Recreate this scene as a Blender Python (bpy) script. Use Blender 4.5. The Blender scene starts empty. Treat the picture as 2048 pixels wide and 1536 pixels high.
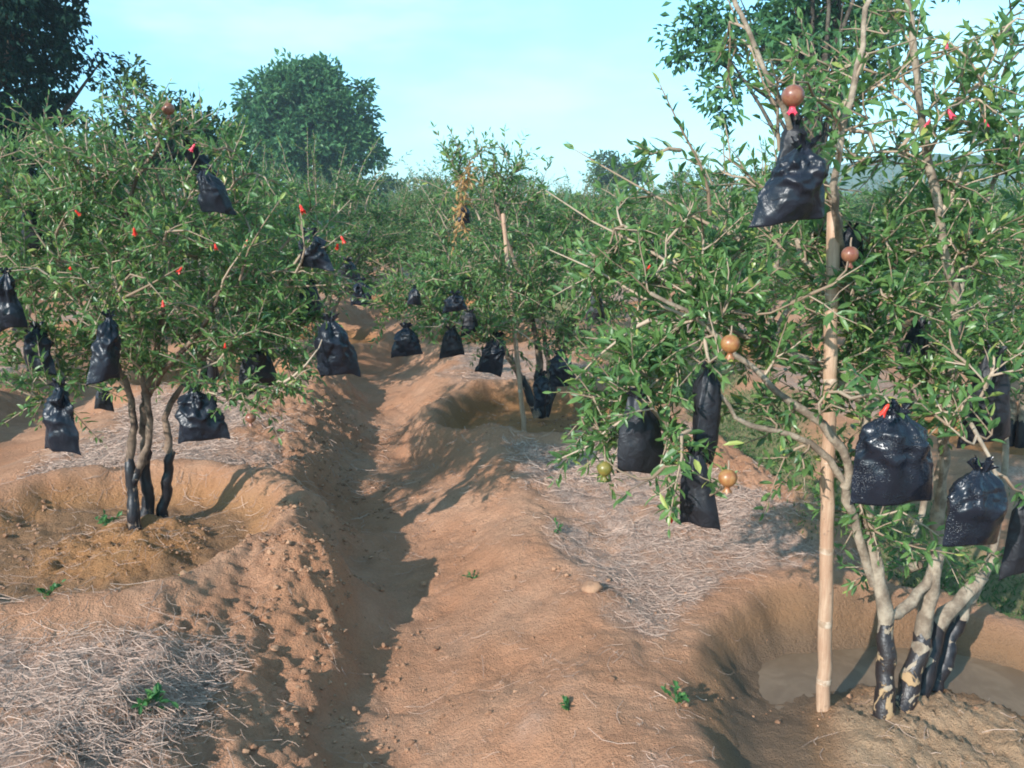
import bpy, math, random
import numpy as np
from mathutils import Vector, Matrix

scene = bpy.context.scene
COL = scene.collection
rad = math.radians

# ------------------------------------------------------------------ camera
CAM_H = 1.6
cam_data = bpy.data.cameras.new("camera")
cam_data.sensor_width = 36.0
cam_data.lens = 36.0 * 1704 / 2048
cam_data.clip_start = 0.05
cam_data.clip_end = 3000
cam = bpy.data.objects.new("camera", cam_data)
COL.objects.link(cam)
cam.location = (0, 0, CAM_H)
cam.rotation_euler = (rad(90 - 11.9), 0, 0)
scene.camera = cam

# ------------------------------------------------------------------ sky, sun, exposure
SUN_EL, SUN_AZ = 27.0, 219.0          # azimuth clockwise from +Y
world = bpy.data.worlds.new("World")
scene.world = world
world.use_nodes = True
wn, wl = world.node_tree.nodes, world.node_tree.links
bg = wn["Background"]
sky = wn.new("ShaderNodeTexSky")
sky.sky_type = 'NISHITA'
sky.sun_disc = False
sky.sun_elevation = rad(SUN_EL)
sky.sun_rotation = rad(SUN_AZ)
sky.air_density = 1.0
sky.dust_density = 0.4
sky.ozone_density = 1.0
tint = wn.new("ShaderNodeMix"); tint.data_type = 'RGBA'; tint.blend_type = 'MULTIPLY'; tint.inputs[0].default_value = 1.0
tgc = wn.new("ShaderNodeTexCoord"); sx = wn.new("ShaderNodeSeparateXYZ"); wl.new(tgc.outputs["Generated"], sx.inputs[0])
gm = wn.new("ShaderNodeMapRange"); gm.interpolation_type = 'SMOOTHSTEP'; wl.new(sx.outputs["Z"], gm.inputs[0])
gm.inputs[1].default_value = 0.0; gm.inputs[2].default_value = .30
gc = wn.new("ShaderNodeMix"); gc.data_type = 'RGBA'; wl.new(gm.outputs[0], gc.inputs[0])
gc.inputs[6].default_value = (0.36, 0.63, 0.90, 1)       # humid blue band over the horizon
gc.inputs[7].default_value = (0.66, 1.06, 1.10, 1)
wl.new(gc.outputs[2], tint.inputs[7])
wl.new(sky.outputs[0], tint.inputs[6])
# thin high cloud, a faint whitening of parts of the sky
tc = wn.new("ShaderNodeTexCoord"); mp = wn.new("ShaderNodeMapping"); mp.inputs["Scale"].default_value = (1.6, 1.6, 5.5)
cn = wn.new("ShaderNodeTexNoise"); cn.inputs["Scale"].default_value = 2.2; cn.inputs["Detail"].default_value = 5; cn.inputs["Roughness"].default_value = .5
cr = wn.new("ShaderNodeMapRange"); cr.interpolation_type = 'SMOOTHSTEP'
cr.inputs[1].default_value = .42; cr.inputs[2].default_value = .75; cr.inputs[3].default_value = 0.0; cr.inputs[4].default_value = .65
wl.new(tc.outputs["Generated"], mp.inputs[0]); wl.new(mp.outputs[0], cn.inputs["Vector"]); wl.new(cn.outputs["Fac"], cr.inputs[0])
cm = wn.new("ShaderNodeMix"); cm.data_type = 'RGBA'; cm.inputs[7].default_value = (3.2, 5.2, 5.6, 1)
wl.new(cr.outputs[0], cm.inputs[0]); wl.new(tint.outputs[2], cm.inputs[6])
wl.new(cm.outputs[2], bg.inputs[0])
bg.inputs[1].default_value = 0.15

sl = bpy.data.lights.new("sun", 'SUN')
sl.energy = 3.25
sl.angle = rad(0.6)
sl.color = (1.0, 0.965, 0.92)
sun = bpy.data.objects.new("sun", sl)
COL.objects.link(sun)
sv = Vector((math.sin(rad(SUN_AZ)) * math.cos(rad(SUN_EL)), math.cos(rad(SUN_AZ)) * math.cos(rad(SUN_EL)), math.sin(rad(SUN_EL))))
sun.rotation_euler = sv.to_track_quat('Z', 'Y').to_euler()

vs = scene.view_settings
vs.view_transform = 'Standard'
vs.look = 'None'
vs.gamma = 1
vs.use_curve_mapping = False
vs.exposure = 1.0
scene.cycles.use_denoising = True
scene.cycles.max_bounces = 6
scene.cycles.volume_bounces = 2
scene.cycles.transparent_max_bounces = 6
scene.cycles.filter_width = 1.9

# ------------------------------------------------------------------ numpy noise
def _h(ix, iy, seed):
    h = (ix.astype(np.int64) * 374761393 + iy.astype(np.int64) * 668265263 + seed * 974634777) & 0xffffffff
    h = ((h ^ (h >> 13)) * 1274126177) & 0xffffffff
    h = h ^ (h >> 16)
    return (h & 0xffffff) / float(0xffffff)

def vnoise(x, y, seed=0):
    x = np.asarray(x, float); y = np.asarray(y, float)
    ix, iy = np.floor(x), np.floor(y)
    fx, fy = x - ix, y - iy
    fx = fx * fx * (3 - 2 * fx); fy = fy * fy * (3 - 2 * fy)
    a, b = _h(ix, iy, seed), _h(ix + 1, iy, seed)
    c, d = _h(ix, iy + 1, seed), _h(ix + 1, iy + 1, seed)
    return (a * (1 - fx) + b * fx) * (1 - fy) + (c * (1 - fx) + d * fx) * fy

def fbm(x, y, octs=4, seed=0, gain=0.5):
    s = 0; a = 1; t = 0; f = 1.0
    for o in range(octs):
        s = s + a * vnoise(x * f + 13.7 * o, y * f - 7.1 * o, seed + o)
        t += a; a *= gain; f *= 2.03
    return s / t                      # 0..1

def sstep(a, b, x):
    t = np.clip((x - a) / (b - a), 0, 1)
    return t * t * (3 - 2 * t)

# ------------------------------------------------------------------ terrain height
def path_x(y): return 0.094 - 0.17 * y
def u_of(x, y): return (x - path_x(y)) * 0.986
ROW = 2.5
# tree basins: x, y, radius, floor depth, mound height
BASINS = [(-1.72, 3.42, 0.74, 0.110, 0.05), (1.30, 2.24, 0.80, 0.15, 0.085), (0.22, 5.82, 0.74, 0.17, 0.06)]
rng0 = random.Random(5)
ORCHARD = []                          # the rows behind: x, y
def row_pos(u, y): return path_x(y) + u / 0.986
for k in range(-12, 13):
    u = 1.25 + ROW * k
    y = {0: 9.3, -1: 7.0, 1: 4.9, -2: 5.6}.get(k, 4.5 + (k % 3))
    while y < 36:
        x = row_pos(u + rng0.uniform(-.12, .12), y)
        yy = y + rng0.uniform(-.25, .25)
        if abs(x) < 0.66 * yy + 1.8:
            ORCHARD.append((x, yy))
        y += 3.4
ORCHARD += [(row_pos(-.55, 9.0), 9.0), (row_pos(.25, 13.2), 13.2), (row_pos(-.45, 17.5), 17.5)]
for (x, y) in ORCHARD:
    if y < 14:
        BASINS.append((x, y, 0.66, 0.13, 0.07))

def height(x, y, fine=True):
    x = np.asarray(x, float); y = np.asarray(y, float)
    u = u_of(x, y)
    wob = (fbm(x * 1.3, y * 1.3, 4, 3) - .5) * 0.34
    uu = u + wob
    k = np.round(uu / ROW)
    d = uu - ROW * k
    hl = np.where(k == 0, 0.29, 0.22)
    hr = np.where(k == 0, 0.13 + .06 * sstep(3.6, 5.2, y), 0.2)
    foot = np.where(k == 0, .10 + .08 * sstep(3.6, 5.0, y), .06)
    left = sstep(-0.14, -0.26, d) * foot + sstep(-0.18, -0.88, d) * (hl - foot)
    steep = sstep(3.3, 4.3, y)
    left = left * (1 - steep) + sstep(-0.10, -0.56, d) * hl * steep
    right = sstep(-0.05, 0.78, d) * hr
    # bed top blends between the two edge heights
    frac = np.clip((np.abs(d)) / 1.25, 0, 1)
    mid = np.where(d < 0, (hl + np.where(k == 1, 0.13, 0.2)) / 2, (hr + np.where(k == -1, 0.29, .22)) / 2)
    bed = np.where(d < 0, left, right)
    z = np.where(frac > .6, bed + (mid - bed) * sstep(.6, 1.0, frac), bed)
    bank = sstep(-0.12, -0.25, d) * (1 - sstep(-0.72, -0.95, d))
    z = z + .20 * np.exp(-((x + .80) / .20) ** 2 - ((y - 3.10) / .28) ** 2)       # heaped spoil on the bank by the left basin
    z = z - .10 * np.exp(-((x + 1.05) / .30) ** 2 - ((y - 4.35) / .40) ** 2)
    z = z + np.where(k == 0, .055 * np.exp(-((d - .62) / .22) ** 2) - .035 * np.exp(-((d - .08) / .22) ** 2), 0)   # scooped channel, rounded lip
    out = np.ones_like(x)
    for bi, (bx, by, r, dep, mo) in enumerate(BASINS):
        m = (np.abs(x - bx) < 1.4) & (np.abs(y - by) < 1.4)
        if not m.any(): continue
        dx, dy = x - bx, y - by
        ang = np.arctan2(dy, dx)
        wobr = (fbm(x * 2.2 + 31, y * 2.2, 3, 9) - .5) * 0.22
        rr = np.hypot(dx, dy) + wobr
        b0 = 0.13 if bi == 1 else 0.2 if bx > path_x(by) else 0.27
        ease = .10 * sstep(.1, -.5, dx) if bi == 1 else 0.0
        inside = 1 - sstep(r - 0.16 - ease, r + 0.02, rr)
        rim = np.exp(-((rr - r - .06) / .10) ** 2) * (0.012 if bi == 1 else 0.055 if bi == 0 else 0.040)
        out = out * np.where(m, sstep(r - .05, r + .22, rr), 1)
        mx, my, mr = (1.28, 2.20, .42) if bi == 1 else (bx + .08, by, .31)
        floor = b0 - dep + mo * np.exp(-((np.hypot(x - mx, y - my) + wobr * .8) / mr) ** 4)
        if bi == 1: floor = floor + .075 * sstep(2.62, 2.25, y) * sstep(1.35, .8, x)
        flat = 1 - sstep(r + .05, r + .3, rr)
        zz = z + (np.maximum(z, b0) - z) * flat * 0.75
        zz = zz * (1 - inside) + floor * inside + rim
        z = np.where(m, zz, z)
    z = z + (fbm(x * 2.7, y * 2.7, 3, 21) - .5) * 0.05
    bank = bank * out
    if fine:
        calm = 1 - .75 * np.exp(-((np.hypot(x - 1.3, y - 2.24)) / .6) ** 6)
        n1 = fbm(x * 11, y * 11, 4, 40) - .5
        n2 = fbm(x * 38, y * 38, 3, 60) - .5
        ridged = np.abs(fbm(x * 17, y * 17, 3, 75) - .5)
        z = z - calm * np.maximum(0, fbm(x * 7, y * 7, 3, 120) - .56) * .07 * (1 - bank)
        z = z - .022 * (1 - calm) / .75 * np.exp(-((np.hypot(x - 1.3, y - 2.24) - .74) / .12) ** 2) * (np.abs(fbm(np.arctan2(y - 2.24, x - 1.3) * 9, y * 2.5, 3, 160) - .5) * 5)   # spade cuts down the wall
        z = z + calm * n1 * (0.026 + 0.07 * bank) + n2 * (0.012 + 0.024 * bank) - ridged * 0.08 * bank
        # tilled crumb lumps on basin mounds
        for (bx, by, r, dep, mo) in BASINS[:2]:
            m = np.exp(-((np.hypot(x - bx, y - by)) / (.42)) ** 4)
            z = z + m * (np.abs(fbm(x * 46, y * 46, 3, 90, .6) - .5) * 0.07 + n1 * .05 - .012)
    fade = sstep(60, 120, np.hypot(x, y))
    return z * (1 - fade) + 0.1 * fade

def hz(x, y): return float(height(np.array([x]), np.array([y]))[0])

def masks(x, y):
    u = u_of(x, y)
    wob = (fbm(x * 1.3, y * 1.3, 4, 3) - .5) * 0.34
    k = np.round((u + wob) / ROW)
    d = u + wob - ROW * k
    n = (fbm(x * 3.1, y * 3.1, 4, 140) - .5)
    mul = np.maximum(sstep(-0.60, -0.85, d + n * .9), sstep(.56, .82, d + n * .55))
    pale = np.zeros_like(x); nogr = np.ones_like(x)
    basin = np.zeros_like(x); wet = np.zeros_like(x)
    for i, (bx, by, r, dep, mo) in enumerate(BASINS):
        wobr = (fbm(x * 2.2 + 31, y * 2.2, 3, 9) - .5) * 0.22
        rr = np.hypot(x - bx, y - by) + wobr
        ex = .24 * sstep(-.1, -.6, y - by) if i == 0 else 0.0
        grass_off = sstep(r + .05, r + .30, rr); nogr = nogr * grass_off
        mul = mul * sstep(r + .08 + ex, r + .22 + ex, rr + n * .25)
        basin = np.maximum(basin, 1 - sstep(r - .12, r + .03, rr))
        if i == 0:
            wet = np.maximum(wet, .55 * (1 - sstep(r - .20, r - .06, rr)) * sstep(.28, .40, np.hypot(x - bx - .08, y - by) + n * .2))
        if i == 1:
            wet = np.maximum(wet, .6 * (1 - sstep(r - .06, r + .03, rr)))
            pale = 1 - sstep(.30, .44, np.hypot(x - 1.28, y - 2.20) + wobr * .8 + n * .12)
            wet = np.maximum(wet, (1 - sstep(r - .16, r + .02, rr)) * sstep(.36, .50, rr + n * .25))
    grass = sstep(.5, .62, fbm(x * 1.1, y * 1.1, 3, 200) + .24 * (1 - np.clip(np.abs(d) / .7, 0, 1))) * np.where(k == 1, 1, 0) * (1 - sstep(.45, .85, np.abs(d)))
    grass = grass * nogr
    mul = np.maximum(mul, sstep(-.56, -.72, u + n * .35) * sstep(2.50, 2.34, y + n * .35) * (x > -2.4))
    mul = mul * (1 - .9 * grass)
    return mul, basin * (1 - pale), wet * (1 - pale), grass, pale

# ------------------------------------------------------------------ mesh helpers
def link(o, parent=None):
    COL.objects.link(o)
    if parent is not None:
        o.parent = parent
        if parent.type == 'EMPTY' and parent.name not in LOCAL:   # meshes are modelled in place: undo the base offset
            o.matrix_parent_inverse = Matrix.Translation(-Vector(parent.location))
    return o

def np_mesh(name, verts, faces, mat=None, smooth=True, attrs=None):
    """faces: list of int arrays (n,3) / (n,4)"""
    me = bpy.data.meshes.new(name)
    verts = np.asarray(verts, np.float32)
    me.vertices.add(len(verts))
    me.vertices.foreach_set("co", verts.ravel())
    loops = np.concatenate([f.ravel() for f in faces]).astype(np.int32)
    sizes = np.concatenate([np.full(len(f), f.shape[1], np.int32) for f in faces])
    starts = np.concatenate([[0], np.cumsum(sizes)[:-1]]).astype(np.int32)
    me.loops.add(len(loops)); me.loops.foreach_set("vertex_index", loops)
    me.polygons.add(len(sizes))
    me.polygons.foreach_set("loop_start", starts)
    me.polygons.foreach_set("loop_total", sizes)
    me.polygons.foreach_set("use_smooth", np.full(len(sizes), smooth))
    me.update(calc_edges=True)
    for k, v in (attrs or {}).items():
        a = me.attributes.new(k, 'FLOAT', 'POINT')
        a.data.foreach_set("value", np.asarray(v, np.float32))
    if mat: me.materials.append(mat)
    return me

def np_obj(name, verts, faces, mat, parent=None, smooth=True, attrs=None):
    return link(bpy.data.objects.new(name, np_mesh(name, verts, faces, mat, smooth, attrs)), parent)

def tag(o, label=None, cat=None, group=None, kind=None):
    if label: o["label"] = label
    if cat: o["category"] = cat
    if group: o["group"] = group
    if kind: o["kind"] = kind
    return o

LOCAL = set()
def empty(name, loc, rz=0.0, local=False):
    o = bpy.data.objects.new(name, None)
    o.empty_display_size = 0.05
    o.location = loc; o.rotation_euler = (0, 0, rz)
    if local: LOCAL.add(o.name)
    return link(o)

class Tubes:
    def __init__(self): self.v = []; self.f = []; self.n = 0; self.t = []
    def add(self, pts, radii, sides=6, tint=0.5, cap=True, rough=0.0, rg=None):
        P = np.asarray(pts, float); n = len(P)
        T = np.gradient(P, axis=0); T /= np.linalg.norm(T, axis=1)[:, None] + 1e-9
        ref = np.array([0, 0, 1.0]) if abs(T[0][2]) < .8 else np.array([1.0, 0, 0])
        a = np.cross(T[0], ref); a /= np.linalg.norm(a)
        ang = np.linspace(0, 2 * np.pi, sides, endpoint=False)
        ca, sa = np.cos(ang)[:, None], np.sin(ang)[:, None]
        rings = []
        for i in range(n):
            a = a - T[i] * a.dot(T[i]); a /= np.linalg.norm(a) + 1e-9
            b = np.cross(T[i], a)
            r = radii[i]
            rr = np.full((sides, 1), r)
            if rough and rg is not None: rr = rr * (1 + rough * (rg.random((sides, 1)) - .5))
            rings.append(P[i] + (ca * a + sa * b) * rr)
        V = np.concatenate(rings)
        idx = np.arange(n * sides).reshape(n, sides) + self.n
        q = np.stack([idx[:-1], np.roll(idx[:-1], -1, 1), np.roll(idx[1:], -1, 1), idx[1:]], -1).reshape(-1, 4)
        self.f.append(q)
        if cap:
            V = np.concatenate([V, P[-1:] + T[-1:] * radii[-1] * .5])
            last = self.n + n * sides
            self.f.append(np.stack([idx[-1], np.roll(idx[-1], -1), np.full(sides, last), np.full(sides, last)], -1)[:, :3])
        self.v.append(V); self.n += len(V); self.t.append(np.full(len(V), tint))
    def build(self, name, mat, parent=None):
        q = [f for f in self.f if f.shape[1] == 4]; t = [f for f in self.f if f.shape[1] == 3]
        fs = [np.concatenate(q)] + ([np.concatenate(t)] if t else [])
        return np_obj(name, np.concatenate(self.v), fs, mat, parent, True, {"tint": np.concatenate(self.t)})

def smooth_path(pts, n):
    """Catmull-Rom through pts, n samples"""
    P = np.asarray(pts, float)
    P = np.concatenate([[2 * P[0] - P[1]], P, [2 * P[-1] - P[-2]]])
    m = len(P) - 3
    out = []
    for t in np.linspace(0, m - 1e-6, n):
        i = int(t); f = t - i
        p0, p1, p2, p3 = P[i:i + 4]
        out.append(.5 * (2 * p1 + (p2 - p0) * f + (2 * p0 - 5 * p1 + 4 * p2 - p3) * f * f + (3 * p1 - p0 - 3 * p2 + p3) * f ** 3))
    return np.array(out)

def leaf_mesh(P, D, N, L, W, tint, curl=0.15, fold=0.25, simple=False):
    """numpy leaves: base point, direction, normal, length, width"""
    P = np.asarray(P); D = np.asarray(D); N = np.asarray(N)
    D = D / (np.linalg.norm(D, axis=1)[:, None] + 1e-9)
    N = N - D * (N * D).sum(1)[:, None]; N /= np.linalg.norm(N, axis=1)[:, None] + 1e-9
    S = np.cross(D, N)
    L = np.asarray(L)[:, None]; W = np.asarray(W)[:, None]
    n = len(P)
    if simple:
        V = np.stack([P, P + D * L * .5 + S * W * .5 + N * W * fold, P + D * L - N * L * curl, P + D * L * .5 - S * W * .5 + N * W * fold], 1)
        i = np.arange(n)[:, None] * 4
        F = [np.concatenate([i, i + 1, i + 2], 1), np.concatenate([i, i + 2, i + 3], 1)]
        return V.reshape(-1, 3), F, np.repeat(tint, 4)
    c1 = P + D * L * .33 ; c2 = P + D * L * .70 - N * L * curl * .35
    V = np.stack([P,
                  c1 + S * W * .47 + N * W * fold * .6, c1, c1 - S * W * .47 + N * W * fold * .6,
                  c2 + S * W * .42 + N * W * fold * .6, c2, c2 - S * W * .42 + N * W * fold * .6,
                  P + D * L - N * L * curl], 1)
    i = np.arange(n)[:, None] * 8
    tri = np.concatenate([np.concatenate([i, i + 2, i + 1], 1), np.concatenate([i, i + 3, i + 2], 1),
                          np.concatenate([i + 7, i + 4, i + 5], 1), np.concatenate([i + 7, i + 5, i + 6], 1)])
    quad = np.concatenate([np.concatenate([i + 1, i + 2, i + 5, i + 4], 1), np.concatenate([i + 2, i + 3, i + 6, i + 5], 1)])
    return V.reshape(-1, 3), [tri, quad], np.repeat(tint, 8)

# ------------------------------------------------------------------ materials
def new_mat(name):
    m = bpy.data.materials.new(name); m.use_nodes = True
    nt = m.node_tree
    return m, nt, nt.nodes, nt.links, nt.nodes["Principled BSDF"]

def mixc(nt, fac, a, b):
    n = nt.nodes.new("ShaderNodeMix"); n.data_type = 'RGBA'
    for sock, v in ((0, fac), (6, a), (7, b)):
        if hasattr(v, "is_linked"): nt.links.new(v, n.inputs[sock])
        elif sock == 0: n.inputs[0].default_value = v
        else: n.inputs[sock].default_value = (*v, 1)
    return n.outputs[2]

def noise(nt, scale, detail=4, rough=.55, vec=None, dist=0.0):
    n = nt.nodes.new("ShaderNodeTexNoise")
    n.inputs["Scale"].default_value = scale; n.inputs["Detail"].default_value = detail
    n.inputs["Roughness"].default_value = rough; n.inputs["Distortion"].default_value = dist
    if vec is not None: nt.links.new(vec, n.inputs["Vector"])
    return n.outputs["Fac"]

def ramp(nt, src, a, b):
    n = nt.nodes.new("ShaderNodeMapRange")
    nt.links.new(src, n.inputs[0]); n.inputs[1].default_value = a; n.inputs[2].default_value = b
    n.interpolation_type = 'SMOOTHSTEP'
    return n.outputs[0]

def attr(nt, name):
    n = nt.nodes.new("ShaderNodeAttribute"); n.attribute_name = name
    return n.outputs["Fac"]

def math_n(nt, op, a, b):
    n = nt.nodes.new("ShaderNodeMath"); n.operation = op
    for i, v in enumerate((a, b)):
        if hasattr(v, "is_linked"): nt.links.new(v, n.inputs[i])
        else: n.inputs[i].default_value = v
    return n.outputs[0]

def bump(nt, p, h, strength=.5, dist=.01):
    b = nt.nodes.new("ShaderNodeBump"); b.inputs["Strength"].default_value = strength; b.inputs["Distance"].default_value = dist
    nt.links.new(h, b.inputs["Height"]); nt.links.new(b.outputs[0], p.inputs["Normal"])

def soil_material():
    m, nt, N, L, p = new_mat("soil")
    geo = N.new("ShaderNodeNewGeometry").outputs["Position"]
    big = ramp(nt, noise(nt, 1.6, 5, .6, geo), .35, .68)
    mid = ramp(nt, noise(nt, 9, 5, .65, geo), .3, .7)
    fin = ramp(nt, noise(nt, 90, 3, .7, geo), .3, .72)
    c = mixc(nt, big, (0.50, 0.238, 0.128), (0.56, 0.310, 0.192))
    c = mixc(nt, math_n(nt, 'MULTIPLY', mid, .45), c, (0.38, 0.178, 0.098))
    # ochre inside the basins
    c = mixc(nt, math_n(nt, 'MULTIPLY', attr(nt, "basin"), .7), c, (0.41, 0.195, 0.066))
    # dry mulch: grey buff chaff over soil
    chaff = N.new("ShaderNodeTexNoise"); chaff.inputs["Scale"].default_value = 34; chaff.inputs["Detail"].default_value = 6; chaff.inputs["Roughness"].default_value = .8; chaff.inputs["Distortion"].default_value = 1.5
    L.new(geo, chaff.inputs["Vector"])
    cf = ramp(nt, chaff.outputs["Fac"], .36, .66)
    mc = mixc(nt, cf, (0.36, 0.215, 0.155), (0.56, 0.395, 0.31))
    pm = math_n(nt, 'MULTIPLY', attr(nt, "mulch"), ramp(nt, noise(nt, 4.5, 5, .7, geo), .30, .55))
    c = mixc(nt, pm, c, mc)
    gc = mixc(nt, fin, (0.10, 0.15, 0.06), (0.22, 0.26, 0.12))
    c = mixc(nt, math_n(nt, 'MULTIPLY', attr(nt, "grass"), .75), c, gc)
    c = mixc(nt, math_n(nt, 'MULTIPLY', attr(nt, "pale"), .75), c, (0.47, 0.315, 0.19))
    c = mixc(nt, math_n(nt, 'MULTIPLY', fin, .22), c, (0.16, 0.085, 0.05))
    wt = attr(nt, "wet")
    c = mixc(nt, wt, c, (0.19, 0.118, 0.072))
    L.new(c, p.inputs["Base Color"])
    r = N.new("ShaderNodeMapRange"); L.new(wt, r.inputs[0]); r.inputs[3].default_value = .95; r.inputs[4].default_value = .55
    L.new(r.outputs[0], p.inputs["Roughness"])
    p.inputs["Specular IOR Level"].default_value = .2
    hgt = math_n(nt, 'ADD', math_n(nt, 'MULTIPLY', noise(nt, 60, 5, .7, geo), 1.0), math_n(nt, 'MULTIPLY', noise(nt, 190, 3, .7, geo), .45))
    bump(nt, p, hgt, 1.0, .019)
    return m

def simple_mat(name, a, b, scale, rough, spec=.3, bstr=0.0, bscale=60, bdist=.003, lo=.35, hi=.65, tint_attr=False, detail=5):
    m, nt, N, L, p = new_mat(name)
    vec = N.new("ShaderNodeTexCoord").outputs["Object"]
    f = attr(nt, "tint") if tint_attr else ramp(nt, noise(nt, scale, detail, .6, vec), lo, hi)
    L.new(mixc(nt, f, a, b), p.inputs["Base Color"])
    p.inputs["Roughness"].default_value = rough
    p.inputs["Specular IOR Level"].default_value = spec
    if bstr: bump(nt, p, noise(nt, bscale, 4, .65, vec), bstr, bdist)
    return m

def leaf_material(name, dark, mid, bright, rough=.38, spec=.45, transl=.28):
    m, nt, N, L, p = new_mat(name)
    t = attr(nt, "tint")
    c = mixc(nt, ramp(nt, t, 0.0, .55), dark, mid)
    c = mixc(nt, ramp(nt, t, .62, 1.0), c, bright)
    L.new(c, p.inputs["Base Color"])
    p.inputs["Roughness"].default_value = rough
    p.inputs["Specular IOR Level"].default_value = spec
    tr = N.new("ShaderNodeBsdfTranslucent")
    hs = N.new("ShaderNodeHueSaturation"); hs.inputs["Value"].default_value = 1.5; hs.inputs["Hue"].default_value = .48
    L.new(c, hs.inputs["Color"]); L.new(hs.outputs[0], tr.inputs[0])
    mx = N.new("ShaderNodeMixShader"); mx.inputs[0].default_value = transl
    L.new(p.outputs[0], mx.inputs[1]); L.new(tr.outputs[0], mx.inputs[2])
    L.new(mx.outputs[0], N["Material Output"].inputs[0])
    return m

M = {}
M["soil"] = soil_material()
M["leaf"] = leaf_material("pomegranate_leaf", (0.048, 0.124, 0.046), (0.134, 0.240, 0.068), (0.38, 0.42, 0.11), .36, .45, .36)
M["leaf_far"] = leaf_material("orchard_leaf", (0.048, 0.116, 0.044), (0.112, 0.204, 0.064), (0.25, 0.31, 0.09), .5, .3, .34)
M["leaf_shaded"] = leaf_material("shaded_tree_leaf", (0.006, 0.022, 0.016), (0.012, 0.038, 0.026), (0.03, 0.075, 0.04), .75, .1, .08)  # backlit shade of the corner tree is put into its leaf colours
M["leaf_big"] = leaf_material("broad_tree_leaf", (0.028, 0.095, 0.042), (0.065, 0.165, 0.060), (0.11, 0.22, 0.08), .5, .3, .2)
M["leaf_olive"] = leaf_material("olive_tree_leaf", (0.035, 0.075, 0.028), (0.07, 0.12, 0.04), (0.13, 0.17, 0.06), .5, .3, .25)
M["weed"] = leaf_material("weed_leaf", (0.03, 0.10, 0.035), (0.06, 0.17, 0.05), (0.16, 0.30, 0.07), .5, .3, .3)
M["grass"] = leaf_material("grass_blade", (0.05, 0.11, 0.035), (0.10, 0.17, 0.06), (0.30, 0.30, 0.13), .6, .2, .25)
M["bark"] = simple_mat("grey_bark", (0.17, 0.125, 0.09), (0.36, 0.285, 0.21), 22, .9, .2, .8, 70, .006)
M["brown_bark"] = simple_mat("brown_bark", (0.07, 0.048, 0.036), (0.30, 0.21, 0.15), 16, .9, .2, .8, 70, .006, lo=.3, hi=.7)
M["dark_bark"] = simple_mat("dark_bark", (0.05, 0.04, 0.032), (0.13, 0.105, 0.08), 12, .9, .2, .6, 30, .02)
M["twig"] = simple_mat("twig_bark", (0.19, 0.125, 0.08), (0.46, 0.345, 0.25), 30, .8, .2, tint_attr=True)
M["tar"] = simple_mat("tar_paint", (0.010, 0.010, 0.013), (0.026, 0.022, 0.024), 30, .42, .4, .6, 55, .004)
def bamboo_material():
    m, nt, N, L, p = new_mat("bamboo_skin")
    tc_ = N.new("ShaderNodeTexCoord").outputs["Object"]
    mp_ = N.new("ShaderNodeMapping"); mp_.inputs["Scale"].default_value = (1, 1, .06); L.new(tc_, mp_.inputs[0])
    st = ramp(nt, noise(nt, 190, 4, .7, mp_.outputs[0]), .3, .7)
    bl = ramp(nt, noise(nt, 5, 5, .65, tc_), .35, .68)
    c = mixc(nt, st, (0.36, 0.215, 0.135), (0.53, 0.36, 0.24))
    c = mixc(nt, math_n(nt, 'MULTIPLY', bl, .6), c, (0.33, 0.17, 0.10))
    c = mixc(nt, math_n(nt, 'MULTIPLY', ramp(nt, noise(nt, 60, 3, .6, tc_), .62, .72), .6), c, (0.16, 0.10, 0.07))
    L.new(c, p.inputs["Base Color"]); p.inputs["Roughness"].default_value = .6
    bump(nt, p, noise(nt, 60, 4, .65, tc_), .3, .002)
    return m
M["bamboo"] = bamboo_material()
M["node"] = simple_mat("bamboo_node", (0.30, 0.19, 0.12), (0.56, 0.43, 0.32), 30, .7, .3)
M["straw"] = simple_mat("straw", (0.25, 0.155, 0.115), (0.58, 0.41, 0.32), 10, .75, .25, tint_attr=True)
M["crumb"] = simple_mat("soil_crumb", (0.23, 0.12, 0.07), (0.42, 0.235, 0.14), 10, .95, .15, .5, 120, .002, tint_attr=True)
M["dead"] = leaf_material("withered_leaf", (0.30, 0.16, 0.06), (0.45, 0.27, 0.11), (0.55, 0.38, 0.2), .8, .2, .3)
M["petal"] = simple_mat("red_petal", (0.55, 0.02, 0.012), (0.80, 0.06, 0.03), 40, .4, .4)
M["petal_pink"] = simple_mat("pink_red_petal", (0.62, 0.03, 0.07), (0.85, 0.09, 0.12), 40, .4, .4)
def rind(name, a, b): return simple_mat(name, a, b, 55, .36, .5, .15, 90, .001)
M["rind_orange"] = rind("orange_rind", (0.27, 0.095, 0.035), (0.35, 0.175, 0.06))
M["rind_red"] = rind("reddish_rind", (0.19, 0.06, 0.038), (0.27, 0.12, 0.065))
M["rind_green"] = rind("olive_rind", (0.13, 0.12, 0.022), (0.22, 0.16, 0.035))
M["stone"] = simple_mat("clod", (0.24, 0.13, 0.08), (0.40, 0.23, 0.14), 14, .95, .15, .6, 60, .004)
M["hill"] = simple_mat("hill", (0.06, 0.10, 0.07), (0.10, 0.13, 0.09), .02, .95, .1)

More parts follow.
